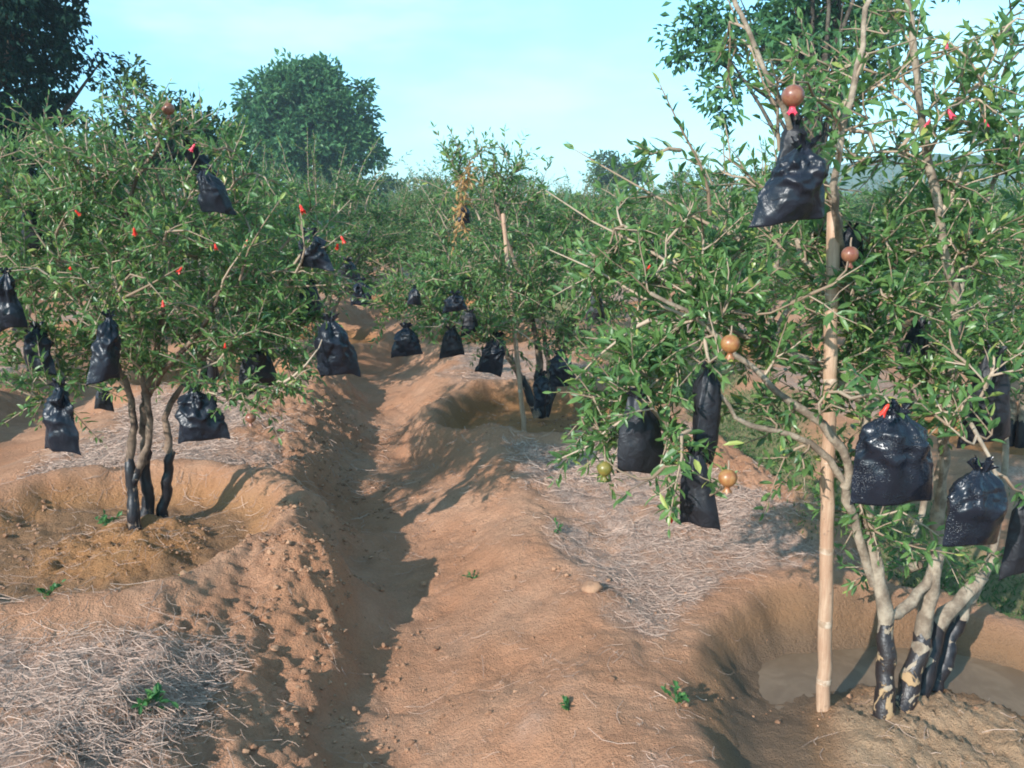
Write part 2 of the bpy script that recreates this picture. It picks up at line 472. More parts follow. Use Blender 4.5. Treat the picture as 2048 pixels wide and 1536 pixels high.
def plastic(name, base, rough, wet=False):
    m, nt, N, L, p = new_mat(name)
    vec = N.new("ShaderNodeTexCoord").outputs["Object"]
    L.new(mixc(nt, ramp(nt, noise(nt, 18, 4, .6, vec), .4, .7), base, tuple(v * 1.7 for v in base)), p.inputs["Base Color"])
    p.inputs["Roughness"].default_value = rough
    p.inputs["Specular IOR Level"].default_value = .36
    h = math_n(nt, 'ABSOLUTE', math_n(nt, 'SUBTRACT', noise(nt, 24, 3, .55, vec, .9), .5), 0)
    if wet:
        v = N.new("ShaderNodeTexVoronoi"); v.inputs["Scale"].default_value = 230
        L.new(vec, v.inputs["Vector"])
        dr = N.new("ShaderNodeMapRange"); L.new(v.outputs["Distance"], dr.inputs[0])
        dr.inputs[1].default_value = .05; dr.inputs[2].default_value = .5; dr.inputs[3].default_value = 1; dr.inputs[4].default_value = 0
        drops = math_n(nt, 'MULTIPLY', dr.outputs[0], ramp(nt, noise(nt, 22, 3, .6, vec), .38, .6))
        h = math_n(nt, 'ADD', math_n(nt, 'MULTIPLY', h, 1.2), drops)
        bump(nt, p, h, .6, .0028)
    else:
        bump(nt, p, h, .55, .010)
    return m
M["bag"] = plastic("black_plastic", (0.010, 0.012, 0.018), .36)
M["bag_matte"] = plastic("matte_black_plastic", (0.012, 0.012, 0.015), .5)
M["bag_wet"] = plastic("wet_black_plastic", (0.009, 0.011, 0.017), .27, True)
M["bag_inside"] = M["bag_matte"]

def mud_patch_material():
    m, nt, N, L, p = new_mat("tar_with_mud")
    vec = N.new("ShaderNodeTexCoord").outputs["Object"]
    f = ramp(nt, noise(nt, 13, 4, .6, vec, .6), .53, .57)
    c = mixc(nt, noise(nt, 40, 4, .6, vec), (0.012, 0.009, 0.010), (0.034, 0.024, 0.022))
    L.new(mixc(nt, f, c, (0.36, 0.23, 0.12)), p.inputs["Base Color"])
    r = N.new("ShaderNodeMapRange"); L.new(f, r.inputs[0]); r.inputs[3].default_value = .4; r.inputs[4].default_value = .95
    L.new(r.outputs[0], p.inputs["Roughness"])
    bump(nt, p, math_n(nt, 'ADD', f, noise(nt, 60, 4, .6, vec)), .7, .005)
    return m
M["tar_mud"] = mud_patch_material()

def water_material():
    m, nt, N, L, p = new_mat("muddy_water")
    vec = N.new("ShaderNodeTexCoord").outputs["Object"]
    L.new(mixc(nt, ramp(nt, noise(nt, 7, 5, .65, vec, .8), .4, .65), (0.150, 0.092, 0.052), (0.20, 0.130, 0.078)), p.inputs["Base Color"])
    p.inputs["Roughness"].default_value = .48
    bump(nt, p, noise(nt, 25, 3, .5, vec), .12, .004)
    return m
M["water"] = water_material()

# ------------------------------------------------------------------ ground
def axis(segs):
    out = []
    for a, b, st in segs: out.append(np.arange(a, b, st))
    return np.concatenate(out)
def grow(a, end, st, g=1.12):
    o = []
    while a < end: o.append(a); a += st; st *= g
    o.append(end); return np.array(o)
xs = np.concatenate([-grow(2.7, 420, .05, 1.09)[::-1], np.arange(-2.69, 2.39, .0125), grow(2.4, 420, .04, 1.09)])
ys = np.concatenate([-grow(-1.55, 300, .05, 1.25)[::-1] if False else np.array([-100, -30, -10, -4, -1, 0, .6, 1.0, 1.3, 1.5]), np.arange(1.6, 4.6, .0125), np.arange(4.6, 8.0, .022), np.arange(8.0, 14, .06), grow(14, 420, .12, 1.06)])
GX, GY = np.meshgrid(xs, ys)
GZ = height(GX.ravel(), GY.ravel())
mu, ba, we, gr, pa = masks(GX.ravel(), GY.ravel())
nx, ny = len(xs), len(ys)
idx = np.arange(nx * ny).reshape(ny, nx)
q = np.stack([idx[:-1, :-1], idx[:-1, 1:], idx[1:, 1:], idx[1:, :-1]], -1).reshape(-1, 4)
ground = np_obj("ground", np.stack([GX.ravel(), GY.ravel(), GZ], 1), [q], M["soil"], None, True,
                {"mulch": mu, "basin": ba, "wet": we, "grass": gr, "pale": pa})
tag(ground, kind="structure")

# water lying in the near right basin
def make_water(bx, by, r, z):
    n = 72
    a = np.linspace(0, 2 * np.pi, n, endpoint=False)
    V = [[bx, by, z]] + [[bx + math.cos(t) * r, by + math.sin(t) * r, z] for t in a]
    i = np.arange(n)
    F = np.stack([np.zeros(n, int), i + 1, (i + 1) % n + 1], 1)
    o = np_obj("puddle_water", V, [F], M["water"], None, False)
    tag(o, kind="structure")
make_water(1.30, 2.24, 0.77, 0.006)

# a low wooded hill beyond the orchard on the right, lower rises elsewhere
def make_hills():
    rg = np.random.default_rng(4)
    n = 220; m = 18
    V = []
    for i in range(n):
        a = math.radians(-62 + 124 * i / (n - 1))
        for j in range(m):
            t = j / (m - 1)
            R = 175 + 110 * t
            x, y = R * math.sin(a), R * math.cos(a)
            prof = math.sin(math.pi * min(1, t * 1.02)) ** 1.2
            hgt = 3.2 + 9.5 * math.exp(-((math.degrees(a) - 26) / 9) ** 2) + 3 * float(fbm(np.array([i * .07]), np.array([2.0]), 4, 17)[0])
            V.append([x, y, -1 + prof * hgt * (.9 + .2 * float(fbm(np.array([i * .3]), np.array([j * .5]), 3, 5)[0]))])
    idx = np.arange(n * m).reshape(n, m)
    q = np.stack([idx[:-1, :-1], idx[:-1, 1:], idx[1:, 1:], idx[1:, :-1]], -1).reshape(-1, 4)[:, ::-1]
    tag(np_obj("hills", V, [q], M["hill"]), kind="structure")
make_hills()

# ------------------------------------------------------------------ haze
def make_haze():
    x0, x1, y0, y1, z0, z1 = -430, 430, -110, 430, -2.2, 15
    V = [(x, y, z) for z in (z0, z1) for y in (y0, y1) for x in (x0, x1)]
    F = np.array([(0, 2, 3, 1), (4, 5, 7, 6), (0, 1, 5, 4), (2, 6, 7, 3), (0, 4, 6, 2), (1, 3, 7, 5)])
    m = bpy.data.materials.new("haze_air"); m.use_nodes = True
    nt = m.node_tree; nt.nodes.remove(nt.nodes["Principled BSDF"])
    v = nt.nodes.new("ShaderNodeVolumePrincipled")
    v.inputs["Color"].default_value = (.66, .86, 1.0, 1); v.inputs["Density"].default_value = HAZE
    v.inputs["Anisotropy"].default_value = 0.0
    nt.links.new(v.outputs[0], nt.nodes["Material Output"].inputs["Volume"])
    tag(np_obj("haze", V, [F], m, None, False), "pale morning haze over the orchard", kind="stuff")
HAZE = 0.0013
make_haze()

# ------------------------------------------------------------------ pomegranate trees
UP = np.array([0, 0, 1.0])
def unit(v): return v / (np.linalg.norm(v) + 1e-9)

class Shrub:
    """stems -> shoots -> side twigs -> leaves"""
    def __init__(self, seed):
        self.rg = np.random.default_rng(seed)
        self.P, self.D, self.N, self.L, self.W, self.T = [], [], [], [], [], []
        self.tubes = Tubes(); self.nodes = []; self.tang = []; self.block = []
    def blocked(self, pts):
        return any((np.linalg.norm((np.asarray(pts) - np.array(c)) / np.array(r), axis=1) < .95).any() for c, r in self.block)
    def stem_nodes(self, path, lo=0.35):
        n = len(path)
        for i in range(int(n * lo), n):
            self.nodes.append(path[i]); self.tang.append(unit(path[min(i + 1, n - 1)] - path[max(i - 1, 0)]))
    def leaf(self, p, d, young, size):
        rg = self.rg
        self.P.append(p); self.D.append(unit(d))
        self.N.append(unit(UP * .75 + rg.normal(0, .6, 3)))
        l = size * rg.uniform(.65, 1.25); self.L.append(l); self.W.append(l * rg.uniform(.25, .38))
        t = rg.beta(2, 2.4) * .66 + young * rg.uniform(.0, .62)
        if rg.random() < .035: t = rg.uniform(.85, 1.0)
        self.T.append(min(t, 1))
    def clothe(self, path, start, size, spacing, young):
        rg = self.rg
        seg = np.linalg.norm(np.diff(path, axis=0), axis=1); cum = np.concatenate([[0], np.cumsum(seg)])
        tot = cum[-1]; s = tot * start
        while s < tot:
            i = min(np.searchsorted(cum, s, side='right') - 1, len(seg) - 1)
            f = (s - cum[i]) / max(seg[i], 1e-6)
            p = path[i] * (1 - f) + path[i + 1] * f
            t = unit(path[i + 1] - path[i])
            side = unit(np.cross(t, rg.normal(0, 1, 3)))
            yg = young * (s / tot) ** 2
            for sgn in ((1, -1) if rg.random() < .8 else (1,)):
                d = t * rg.uniform(.35, .9) + side * sgn * rg.uniform(.6, 1.0) + UP * .15 + rg.normal(0, .18, 3)
                self.leaf(p + rg.normal(0, .004, 3), d, yg, size * (1 - .25 * (s / tot) ** 3))
            s += spacing * rg.uniform(.6, 1.4)
        self.leaf(path[-1], unit(path[-1] - path[-2]), young, size * .8)
    def shoot(self, start, tang, target, r0=.006, size=.055, spacing=.026, twigs=3, leafstart=.3, young=.5, bend=.45, twiglen=.2, force=True):
        rg = self.rg
        dist = np.linalg.norm(target - start)
        c = start + unit(tang + .6 * unit(target - start)) * dist * bend + rg.normal(0, .03, 3)
        n = max(5, int(dist / .09))
        t = np.linspace(0, 1, n)[:, None]
        path = (1 - t) ** 2 * start + 2 * (1 - t) * t * c + t * t * target
        path[1:-1] += rg.normal(0, .006, (n - 2, 3))
        if not force and self.blocked(path[1:]): return None
        self.tubes.add(path, np.linspace(r0, .0016, n), 5, rg.uniform(0.1, 1))
        self.clothe(path, leafstart, size, spacing, young)
        for k in range(twigs):
            f = rg.uniform(.25, .95); i = min(int(f * (n - 1)), n - 2)
            tt = unit(path[i + 1] - path[i])
            d = unit(tt * .8 + unit(np.cross(tt, rg.normal(0, 1, 3))) * rg.uniform(.6, 1.1) + UP * .12)
            ln = twiglen * rg.uniform(.5, 1.3)
            m = 4; tp = np.linspace(0, 1, m)[:, None]
            tw = path[i] + d * ln * tp + UP * (-.12 * ln) * tp ** 2 + rg.normal(0, .004, (m, 3)) * tp
            if self.blocked(tw): continue
            self.tubes.add(tw, np.linspace(.0026, .0012, m), 4, rg.uniform(0, .8))
            self.clothe(tw, .12, size * .92, spacing, young)
        return path
    def nearest(self, p, lift=.12):
        A = np.array(self.nodes)
        d = np.linalg.norm(A - p, axis=1) + .35 * np.clip(A[:, 2] - p[2] + lift, 0, 9)
        k = min(len(d), 5)
        i = self.rg.choice(np.argsort(d)[:k])
        return A[i], self.tang[i]
    def fill(self, lobes, density=1.0, **kw):
        """lobes: (centre, radii, number of shoots[, options])"""
        rg = self.rg
        jobs = []
        for lb in lobes:
            c, r, n = lb[0], lb[1], lb[2]; o = lb[3] if len(lb) > 3 else {}
            for _ in range(int(round(n * density))):
                v = unit(rg.normal(0, 1, 3)) * rg.uniform(.25, 1) ** .55
                jobs.append((np.array(c) + v * np.array(r), o))
        rg.shuffle(jobs)
        jobs.sort(key=lambda j: min(np.linalg.norm(np.array(self.nodes) - j[0], axis=1)))
        for p, o in jobs:
            s, tg = self.nearest(p)
            k = dict(kw); k.update(o)
            dist = np.linalg.norm(p - s)
            path = self.shoot(s, tg, p, r0=min(.012, .003 + dist * .009), force=False, **k)
            if path is None: continue
            for i in (len(path) // 3, len(path) // 2, 2 * len(path) // 3):
                self.nodes.append(path[i]); self.tang.append(unit(path[i + 1] - path[i]))
    def cull(self, spheres):
        P = np.array(self.P) + np.array(self.D) * np.array(self.L)[:, None] * .5
        keep = np.ones(len(P), bool)
        for c, r in spheres:
            keep &= np.linalg.norm((P - np.array(c)) / np.array(r), axis=1) > 1
        for nme in "PDNLWT":
            setattr(self, nme, [v for v, k in zip(getattr(self, nme), keep) if k])
    def crown(self, name, mat, parent, simple=False):
        V, F, T = leaf_mesh(self.P, self.D, self.N, self.L, self.W, np.array(self.T), simple=simple)
        return np_obj(name, V, F, mat, parent, False, {"tint": T})

def stem_obj(parent, pts, r0, r1, seed, n=26, tar=None, tarmat="tar", sides=10, pw=1.0, bark="bark"):
    rg = np.random.default_rng(seed)
    ln_ = float(np.linalg.norm(np.diff(np.array(pts, float), axis=0), axis=1).sum()); n = max(9, min(n, int(ln_ / .045)))
    path = smooth_path(pts, n)
    path[1:] += rg.normal(0, .0035, (n - 1, 3))
    f = np.linspace(0, 1, n)
    rr = (r0 + (r1 - r0) * f ** pw) * (1 + rg.normal(0, .05, n))
    knots = rg.integers(2, n - 2, 3); rr[knots] *= 1.14
    t = Tubes(); t.add(path, rr, sides, .6, True, .14, rg)
    o = t.build("stem", M[bark], parent)
    if tar is not None:
        m = max(4, int(n * tar))
        pp = smooth_path(path[:m], m * 2)
        rt = np.interp(np.linspace(0, m - 1, m * 2), np.arange(m), rr[:m]) * 1.03 + .001
        rt *= 1 + rg.normal(0, .04, m * 2)
        t2 = Tubes(); t2.add(pp, rt, 12, .5, False, .10, rg)
        t2.v[0][-12:] += unit(pp[-1] - pp[-2]) * rg.uniform(-.012, .03, (12, 1))      # ragged brush edge
        t2.v[0][-24:-12] += unit(pp[-1] - pp[-2]) * rg.uniform(-.006, .008, (12, 1))
        t2.build("painted_sleeve", M[tarmat], o)
    return path

def flower_mesh(mat):
    V = []; F = []
    n = 10; prof = [(.002, 0), (.006, .006), (.0075, .016), (.007, .024), (.011, .036)]
    for j, (r, z) in enumerate(prof):
        for i in range(n):
            a = 2 * math.pi * i / n
            k = 1.0 + (.35 if (j == 4 and i % 2 == 0) else 0)
            V.append((r * k * math.cos(a), r * k * math.sin(a), -z - (.010 if j == 4 and i % 2 == 0 else 0)))
    for j in range(len(prof) - 1):
        for i in range(n):
            F.append((j * n + i, j * n + (i + 1) % n, (j + 1) * n + (i + 1) % n, (j + 1) * n + i))
    return np_mesh("flower", V, [np.array(F)], mat)
FLOWER = flower_mesh(M["petal"]); FLOWER_PINK = flower_mesh(M["petal_pink"])
def flower(parent, loc, s=1.0, tilt=(0, 0, 0), mesh=None):
    o = bpy.data.objects.new("flower", mesh or FLOWER)
    o.location = loc; o.scale = (s * .54,) * 3; o.rotation_euler = tilt
    link(o, parent)

# ------------------------------------------------------------------ black fruit bags: where each hangs
# neck point, width, height, depth, turn, sway, material, label, tree
BAGS_A = [
 ((-1.140, 3.250, 1.725), .125, .155, .10, .2, (.02, 0), "bag", "small glossy bag in the upper crown of the left tree, below the pink-red flower"),
 ((-1.283, 3.450, 1.880), .11, .17, .09, .9, (.05, 0), "bag", "dark crumpled bag topmost in the left tree, under the orange fruit"),
 ((-0.779, 3.350, 1.488), .15, .13, .11, -.3, (.01, 0), "bag", "crumpled shiny black bag on the right side of the left tree beside red flowers"),
 ((-0.879, 3.700, 1.259), .13, .16, .09, .3, (0, 0), "bag_matte", "black bag half hidden by leaves on the left tree's right edge above the path"),
 ((-0.709, 3.300, 1.159), .175, .215, .10, .35, (.015, 0), "bag", "triangular black bag hanging free over the left bank of the path"),
 ((-1.450, 3.050, 1.207), .115, .23, .09, .7, (-.02, 0), "bag", "long twisted black bag with a round shiny top in the left tree"),
 ((-1.802, 3.200, 1.144), .125, .17, .09, 0, (0, 0), "bag", "black bag at the far left of the left tree half behind leaves"),
 ((-1.604, 2.950, 0.971), .165, .235, .10, -.3, (-.01, 0), "bag", "low black bag over the left rim of the left basin, wrapped in leaves"),
 ((-1.222, 3.200, 0.906), .20, .20, .10, .15, (.012, 0), "bag", "wide black bag spreading beside the dark stems of the left tree"),
 ((-1.844, 3.750, 0.794), .09, .10, .07, 0, (0, 0), "bag_matte", "small dark bag low behind the stems of the left tree"),
 ((-1.080, 3.550, 1.020), .18, .19, .11, .5, (0, 0), "bag_matte", "black bag buried in shaded leaves at the lower right of the left tree"),
 ((-1.831, 3.100, 1.359), .10, .20, .08, .2, (0, 0), "bag", "narrow black bag cut by the left edge of the photo"),
 ((-1.943, 3.500, 1.588), .10, .17, .08, .2, (0, 0), "bag_matte", "dim black bag in the upper left of the left tree"),
]
BAGS_B = [
 ((0.340, 2.250, 1.093), .16, .215, .085, .25, (.012, 0), "bag_matte", "smooth matte black bag with slanting hem, left of the bamboo stake above an olive fruit"),
 ((0.541, 2.300, 1.162), .115, .27, .09, .9, (0, 0), "bag_matte", "long folded black bag between the matte bag and the bamboo stake"),
 ((0.478, 2.150, 0.959), .11, .19, .08, -.35, (.012, 0), "bag_matte", "lowest black bag left of the bamboo stake, a red bud at its corner"),
 ((0.678, 2.050, 1.728), .178, .168, .13, .1, (-.015, 0), "bag", "big crumpled bluish black bag high beside the top of the bamboo stake"),
 ((0.903, 1.950, 1.117), .188, .215, .115, -.1, (.005, 0), "bag_wet", "large shiny black bag sprinkled with water drops, a red bud at its neck"),
 ((1.092, 1.900, 0.997), .172, .180, .105, .35, (0, 0), "bag_wet", "wet black bag glittering at the lower right of the near tree"),
 ((1.292, 2.250, 1.205), .145, .235, .11, 0, (0, 0), "bag_matte", "long dark bag in shade at the right edge above the wet bag"),
 ((1.330, 2.100, 0.850), .09, .20, .07, 0, (0, 0), "bag_matte", "black bag cut by the right edge of the photo beside the wet bag"),
 ((0.963, 2.450, 1.536), .10, .11, .08, .3, (0, 0), "bag_matte", "small dark bag just behind the bamboo stake under the big crumpled one"),
 ((0.749, 2.350, 1.812), .13, .15, .09, .6, (0, 0), "bag_matte", "dark bag directly below the highest fruit of the near right tree"),
 ((1.199, 2.500, 1.244), .11, .13, .08, .2, (0, 0), "bag_matte", "small dark bag behind the middle stems of the near right tree"),
 ((0.286, 2.900, 1.307), .07, .09, .06, .2, (0, 0), "bag_matte", "tiny dark bag among leaves at the left side of the near right tree"),
]
BAGS_C = [
 ((-0.640, 5.100, 0.874), .19, .17, .11, .1, (0, 0), "bag", "squarish black bag leftmost under the middle tree, over the path"),
 ((-0.372, 5.200, 0.844), .17, .16, .11, .4, (0, 0), "bag_matte", "black bag with a ragged hem under the middle tree, second from its left"),
 ((-0.089, 5.350, 0.784), .19, .24, .12, -.4, (-.035, 0), "bag", "torn looking black bag left of the middle tree's thin stake"),
 ((0.302, 5.400, 0.659), .19, .21, .12, .2, (.02, 0), "bag", "shiny black bag at the upper right of the middle tree's stems"),
 ((0.199, 5.450, 0.511), .17, .20, .12, .9, (0, 0), "bag", "black bag pressed against the stems of the middle tree"),
 ((-0.334, 5.000, 1.086), .15, .10, .09, 0, (0, 0), "bag", "bluish dark bag inside the left half of the middle tree"),
 ((-0.262, 5.300, 0.940), .13, .13, .09, .4, (0, 0), "bag_matte", "dark bag in the shaded lower leaves of the middle tree"),
 ((-0.281, 5.100, 1.591), .09, .10, .07, .4, (0, 0), "bag", "small black bag beside the withered orange shoot of the middle tree"),
 ((-0.574, 5.000, 1.124), .09, .10, .07, .4, (0, 0), "bag", "small black bag at the left tip of the middle tree"),
]
BAGS_BACK = [
 ((-1.198, 6.200, 1.201), .22, .14, .14, .2, (0, 0), "bag_matte", "flat dark bag under the second tree of the left row, above the path"),
 ((-1.060, 6.000, 1.074), .17, .17, .12, .2, (0, 0), "bag", "black bag with one bright glint hanging just left of the middle tree, over the path"),
]
FRUITS = [  # stem end, radius, material, tree, label
 ((-1.255, 3.250, 1.965), .023, "rind_red", "A", "small reddish fruit at the very top of the left tree"),
 ((-0.981, 3.100, 0.836), .019, "rind_red", "A", "dark reddish fruit on a low drooping twig of the left tree"),
 ((0.614, 1.950, 1.857), .0245, "rind_red", "B", "shiny red-brown pomegranate near the top of the right tree, above the crumpled bag"),
 ((0.532, 2.050, 1.292), .0235, "rind_orange", "B", "orange pomegranate among leaves above the long folded bag"),
 ((0.517, 1.950, 0.982), .0225, "rind_orange", "B", "round orange pomegranate hanging free below a yellow leaf"),
 ((0.250, 2.200, 0.925), .021, "rind_green", "B", "olive green pomegranate hanging under the matte bag"),
 ((0.845, 2.150, 1.499), .021, "rind_red", "B", "brownish pomegranate beside the top of the bamboo stake"),
]
FLOW_A = [((-1.149, 3.200, 1.814), 1.3, 1), ((-1.288, 2.950, 1.523), 1.25, 0), ((-0.779, 3.200, 1.598), 1.5, 0), ((-0.653, 3.300, 1.482), 1.3, 0), ((-0.670, 3.320, 1.455), 1.2, 0), ((-1.114, 2.900, 1.393), 1.1, 0), ((-1.169, 2.850, 1.287), 1.0, 0), ((-1.508, 3.000, 1.581), 1.0, 0), ((-1.033, 3.000, 1.467), 1.0, 0), ((-0.950, 3.100, 1.475), .9, 0), ((-1.539, 3.000, 1.396), 1.0, 0), ((-1.056, 3.100, 1.101), .9, 0)]
FLOW_B = [((0.845, 1.860, 1.162), 1.3, 0), ((0.408, 2.050, 0.828), 1.0, 0), ((1.076, 2.200, 1.831), 1.2, 1), ((1.225, 2.300, 1.816), .9, 1), ((1.082, 2.300, 1.816), .9, 1), ((0.386, 2.400, 1.434), .9, 0), ((1.108, 2.300, 2.004), .7, 1)]

def bag_spheres(bags):
    out = []
    for (c, w, h, d, *_r) in bags:
        c = np.array(c); tocam = unit(np.array([0, 0, 1.5]) - c)
        out.append((c - UP * h * .55, (w * .5, w * .48, h * .52)))
        if w >= .158: out.append((c - UP * h * .6 + np.array([tocam[0], tocam[1], 0]) * .10, (w * .42, .12, h * .42)))
    return out

def hang(sh, points, **kw):
    """a bearing twig from the nearest limb to each neck / fruit stem"""
    for p in points:
        p = np.array(p)
        s, tg = sh.nearest(p, lift=.3)
        sh.shoot(s, tg, p + UP * .004, r0=.006, twigs=2, leafstart=.45, **kw)

def stake_gap(a, b):
    """leaves are tied and pruned back round the stake"""
    a, b = np.array(a), np.array(b)
    return [(a + (b - a) * f + np.array([-.02, -.10, 0]), (.05 + .02 * math.sin(f * 37), .20, .05)) for f in np.linspace(0, 1, 40) if (int(f * 23) % 5) or f < .55]

# ---- the near left tree
def px_lobe(c, r, n, **o): return (c, r, n, o)
def make_left():
    bz = hz(-1.68, 3.56)
    root = empty("pomegranate_tree", (-1.64, 3.60, bz))
    tag(root, "bushy pomegranate tree with black painted stems in the left basin", "tree", "pomegranate trees near the path")
    sh = Shrub(11); sh.block = bag_spheres(BAGS_A)
    S = [
     [(-1.662, 3.550, 0.179), (-1.675, 3.570, 0.371), (-1.673, 3.600, 0.545), (-1.645, 3.600, 0.704), (-1.687, 3.600, 0.903), (-1.744, 3.550, 1.168), (-1.796, 3.500, 1.419)],
     [(-1.657, 3.660, 0.161), (-1.644, 3.660, 0.388), (-1.634, 3.660, 0.574), (-1.615, 3.640, 0.739), (-1.532, 3.600, 0.947), (-1.427, 3.500, 1.215), (-1.306, 3.400, 1.482)],
     [(-1.611, 3.680, 0.156), (-1.566, 3.680, 0.357), (-1.539, 3.680, 0.522), (-1.541, 3.700, 0.679), (-1.445, 3.750, 0.851), (-1.227, 3.750, 1.099), (-1.015, 3.750, 1.319)],
     [(-1.669, 3.580, 0.396), (-1.619, 3.580, 0.506), (-1.570, 3.580, 0.664), (-1.576, 3.560, 0.867), (-1.567, 3.500, 1.215), (-1.537, 3.450, 1.559), (-1.431, 3.400, 1.731), (-1.351, 3.400, 1.833)],
     [(-1.600, 3.620, 0.766), (-1.452, 3.500, 0.922), (-1.237, 3.350, 1.113), (-1.091, 3.250, 1.319)],
    ]
    for i, pts in enumerate(S):
        r0 = (.027, .030, .025, .018, .015)[i]
        tar = (.34, .30, .34, .16, None)[i]
        path = stem_obj(root, pts, r0, .006, 100 + i, 30, tar, pw=.8, bark="brown_bark")
        sh.stem_nodes(path, .42 if i < 3 else .3)
    lobes = [
     ((-1.441, 3.550, 1.293), (.62, .62, .38), 62),
     ((-1.584, 3.550, 1.538), (.62, .6, .36), 52),
     ((-1.824, 3.450, 1.302), (.42, .5, .40), 34),
     ((-1.035, 3.600, 1.372), (.42, .5, .36), 36),
     ((-1.935, 3.400, 1.146), (.30, .4, .26), 14),
     ((-1.437, 3.500, 1.811), (.46, .45, .22), 34, dict(spacing=.03)),
     ((-1.820, 3.500, 1.754), (.36, .4, .20), 12, dict(spacing=.03)),
     ((-1.251, 3.500, 1.091), (.48, .45, .17), 26),
     ((-1.692, 3.500, 1.028), (.40, .42, .16), 20),
     ((-0.992, 3.600, 1.012), (.20, .25, .14), 10),
     ((-1.720, 3.100, 0.924), (.10, .12, .12), 4),
     ((-1.067, 3.200, 0.863), (.14, .15, .08), 4),
     ((-0.850, 3.600, 1.289), (.16, .3, .2), 8, dict(young=1.0)),
     ((-0.859, 3.300, 0.901), (.13, .14, .05), 4),
     ((-2.359, 3.750, 1.577), (.42, .5, .40), 34),  # lobe outside the frame, added to cast shade on the middle basin
     ((-1.961, 3.800, 1.704), (.42, .4, .26), 20),
    ]
    sh.fill(lobes, 1.75, size=.044, spacing=.020, twigs=2, twiglen=.16)
    # straight whippy shoots standing out of the crown
    for a, b in [((-1.598, 3.500, 1.578), (-1.603, 3.500, 2.038)), ((-1.373, 3.450, 1.617), (-1.442, 3.400, 2.035)), ((-1.715, 3.400, 1.521), (-1.852, 3.400, 1.861)), ((-1.217, 3.500, 1.558), (-1.260, 3.600, 2.051)),
                 ((-1.091, 3.600, 1.476), (-1.145, 3.700, 1.763)), ((-0.943, 3.500, 1.419), (-0.771, 3.500, 1.618)), ((-1.594, 3.300, 1.653), (-1.641, 3.200, 1.820)), ((-0.890, 3.600, 1.331), (-0.669, 3.600, 1.618)), ((-1.736, 3.300, 1.391), (-1.825, 3.200, 1.687)), ((-1.018, 3.200, 1.323), (-0.825, 3.100, 1.616)),
                 ((-0.950, 3.500, 1.297), (-0.621, 3.400, 1.296))]:
        sh.shoot(np.array(a), unit(np.array(b) - np.array(a)), np.array(b), r0=.006, size=.045, spacing=.034, twigs=2, leafstart=.2, young=.8, bend=.3, twiglen=.1)
    hang(sh, [b[0] for b in BAGS_A] + [f[0] for f in FRUITS if f[3] == "A"], size=.045, spacing=.028, twiglen=.1)
    hang(sh, [np.array(f[0]) for f in FLOW_A], size=.042, spacing=.03, twiglen=.1)
    sh.cull(bag_spheres(BAGS_A))
    sh.tubes.build("branchwork", M["twig"], root)
    sh.crown("crown", M["leaf"], root)
    for i, (p, s, pk) in enumerate(FLOW_A):
        flower(root, p, s, (.6 * math.sin(i * 2.1), .6 * math.cos(i * 1.3), 0), FLOWER_PINK if pk else None)
    return len(sh.P)

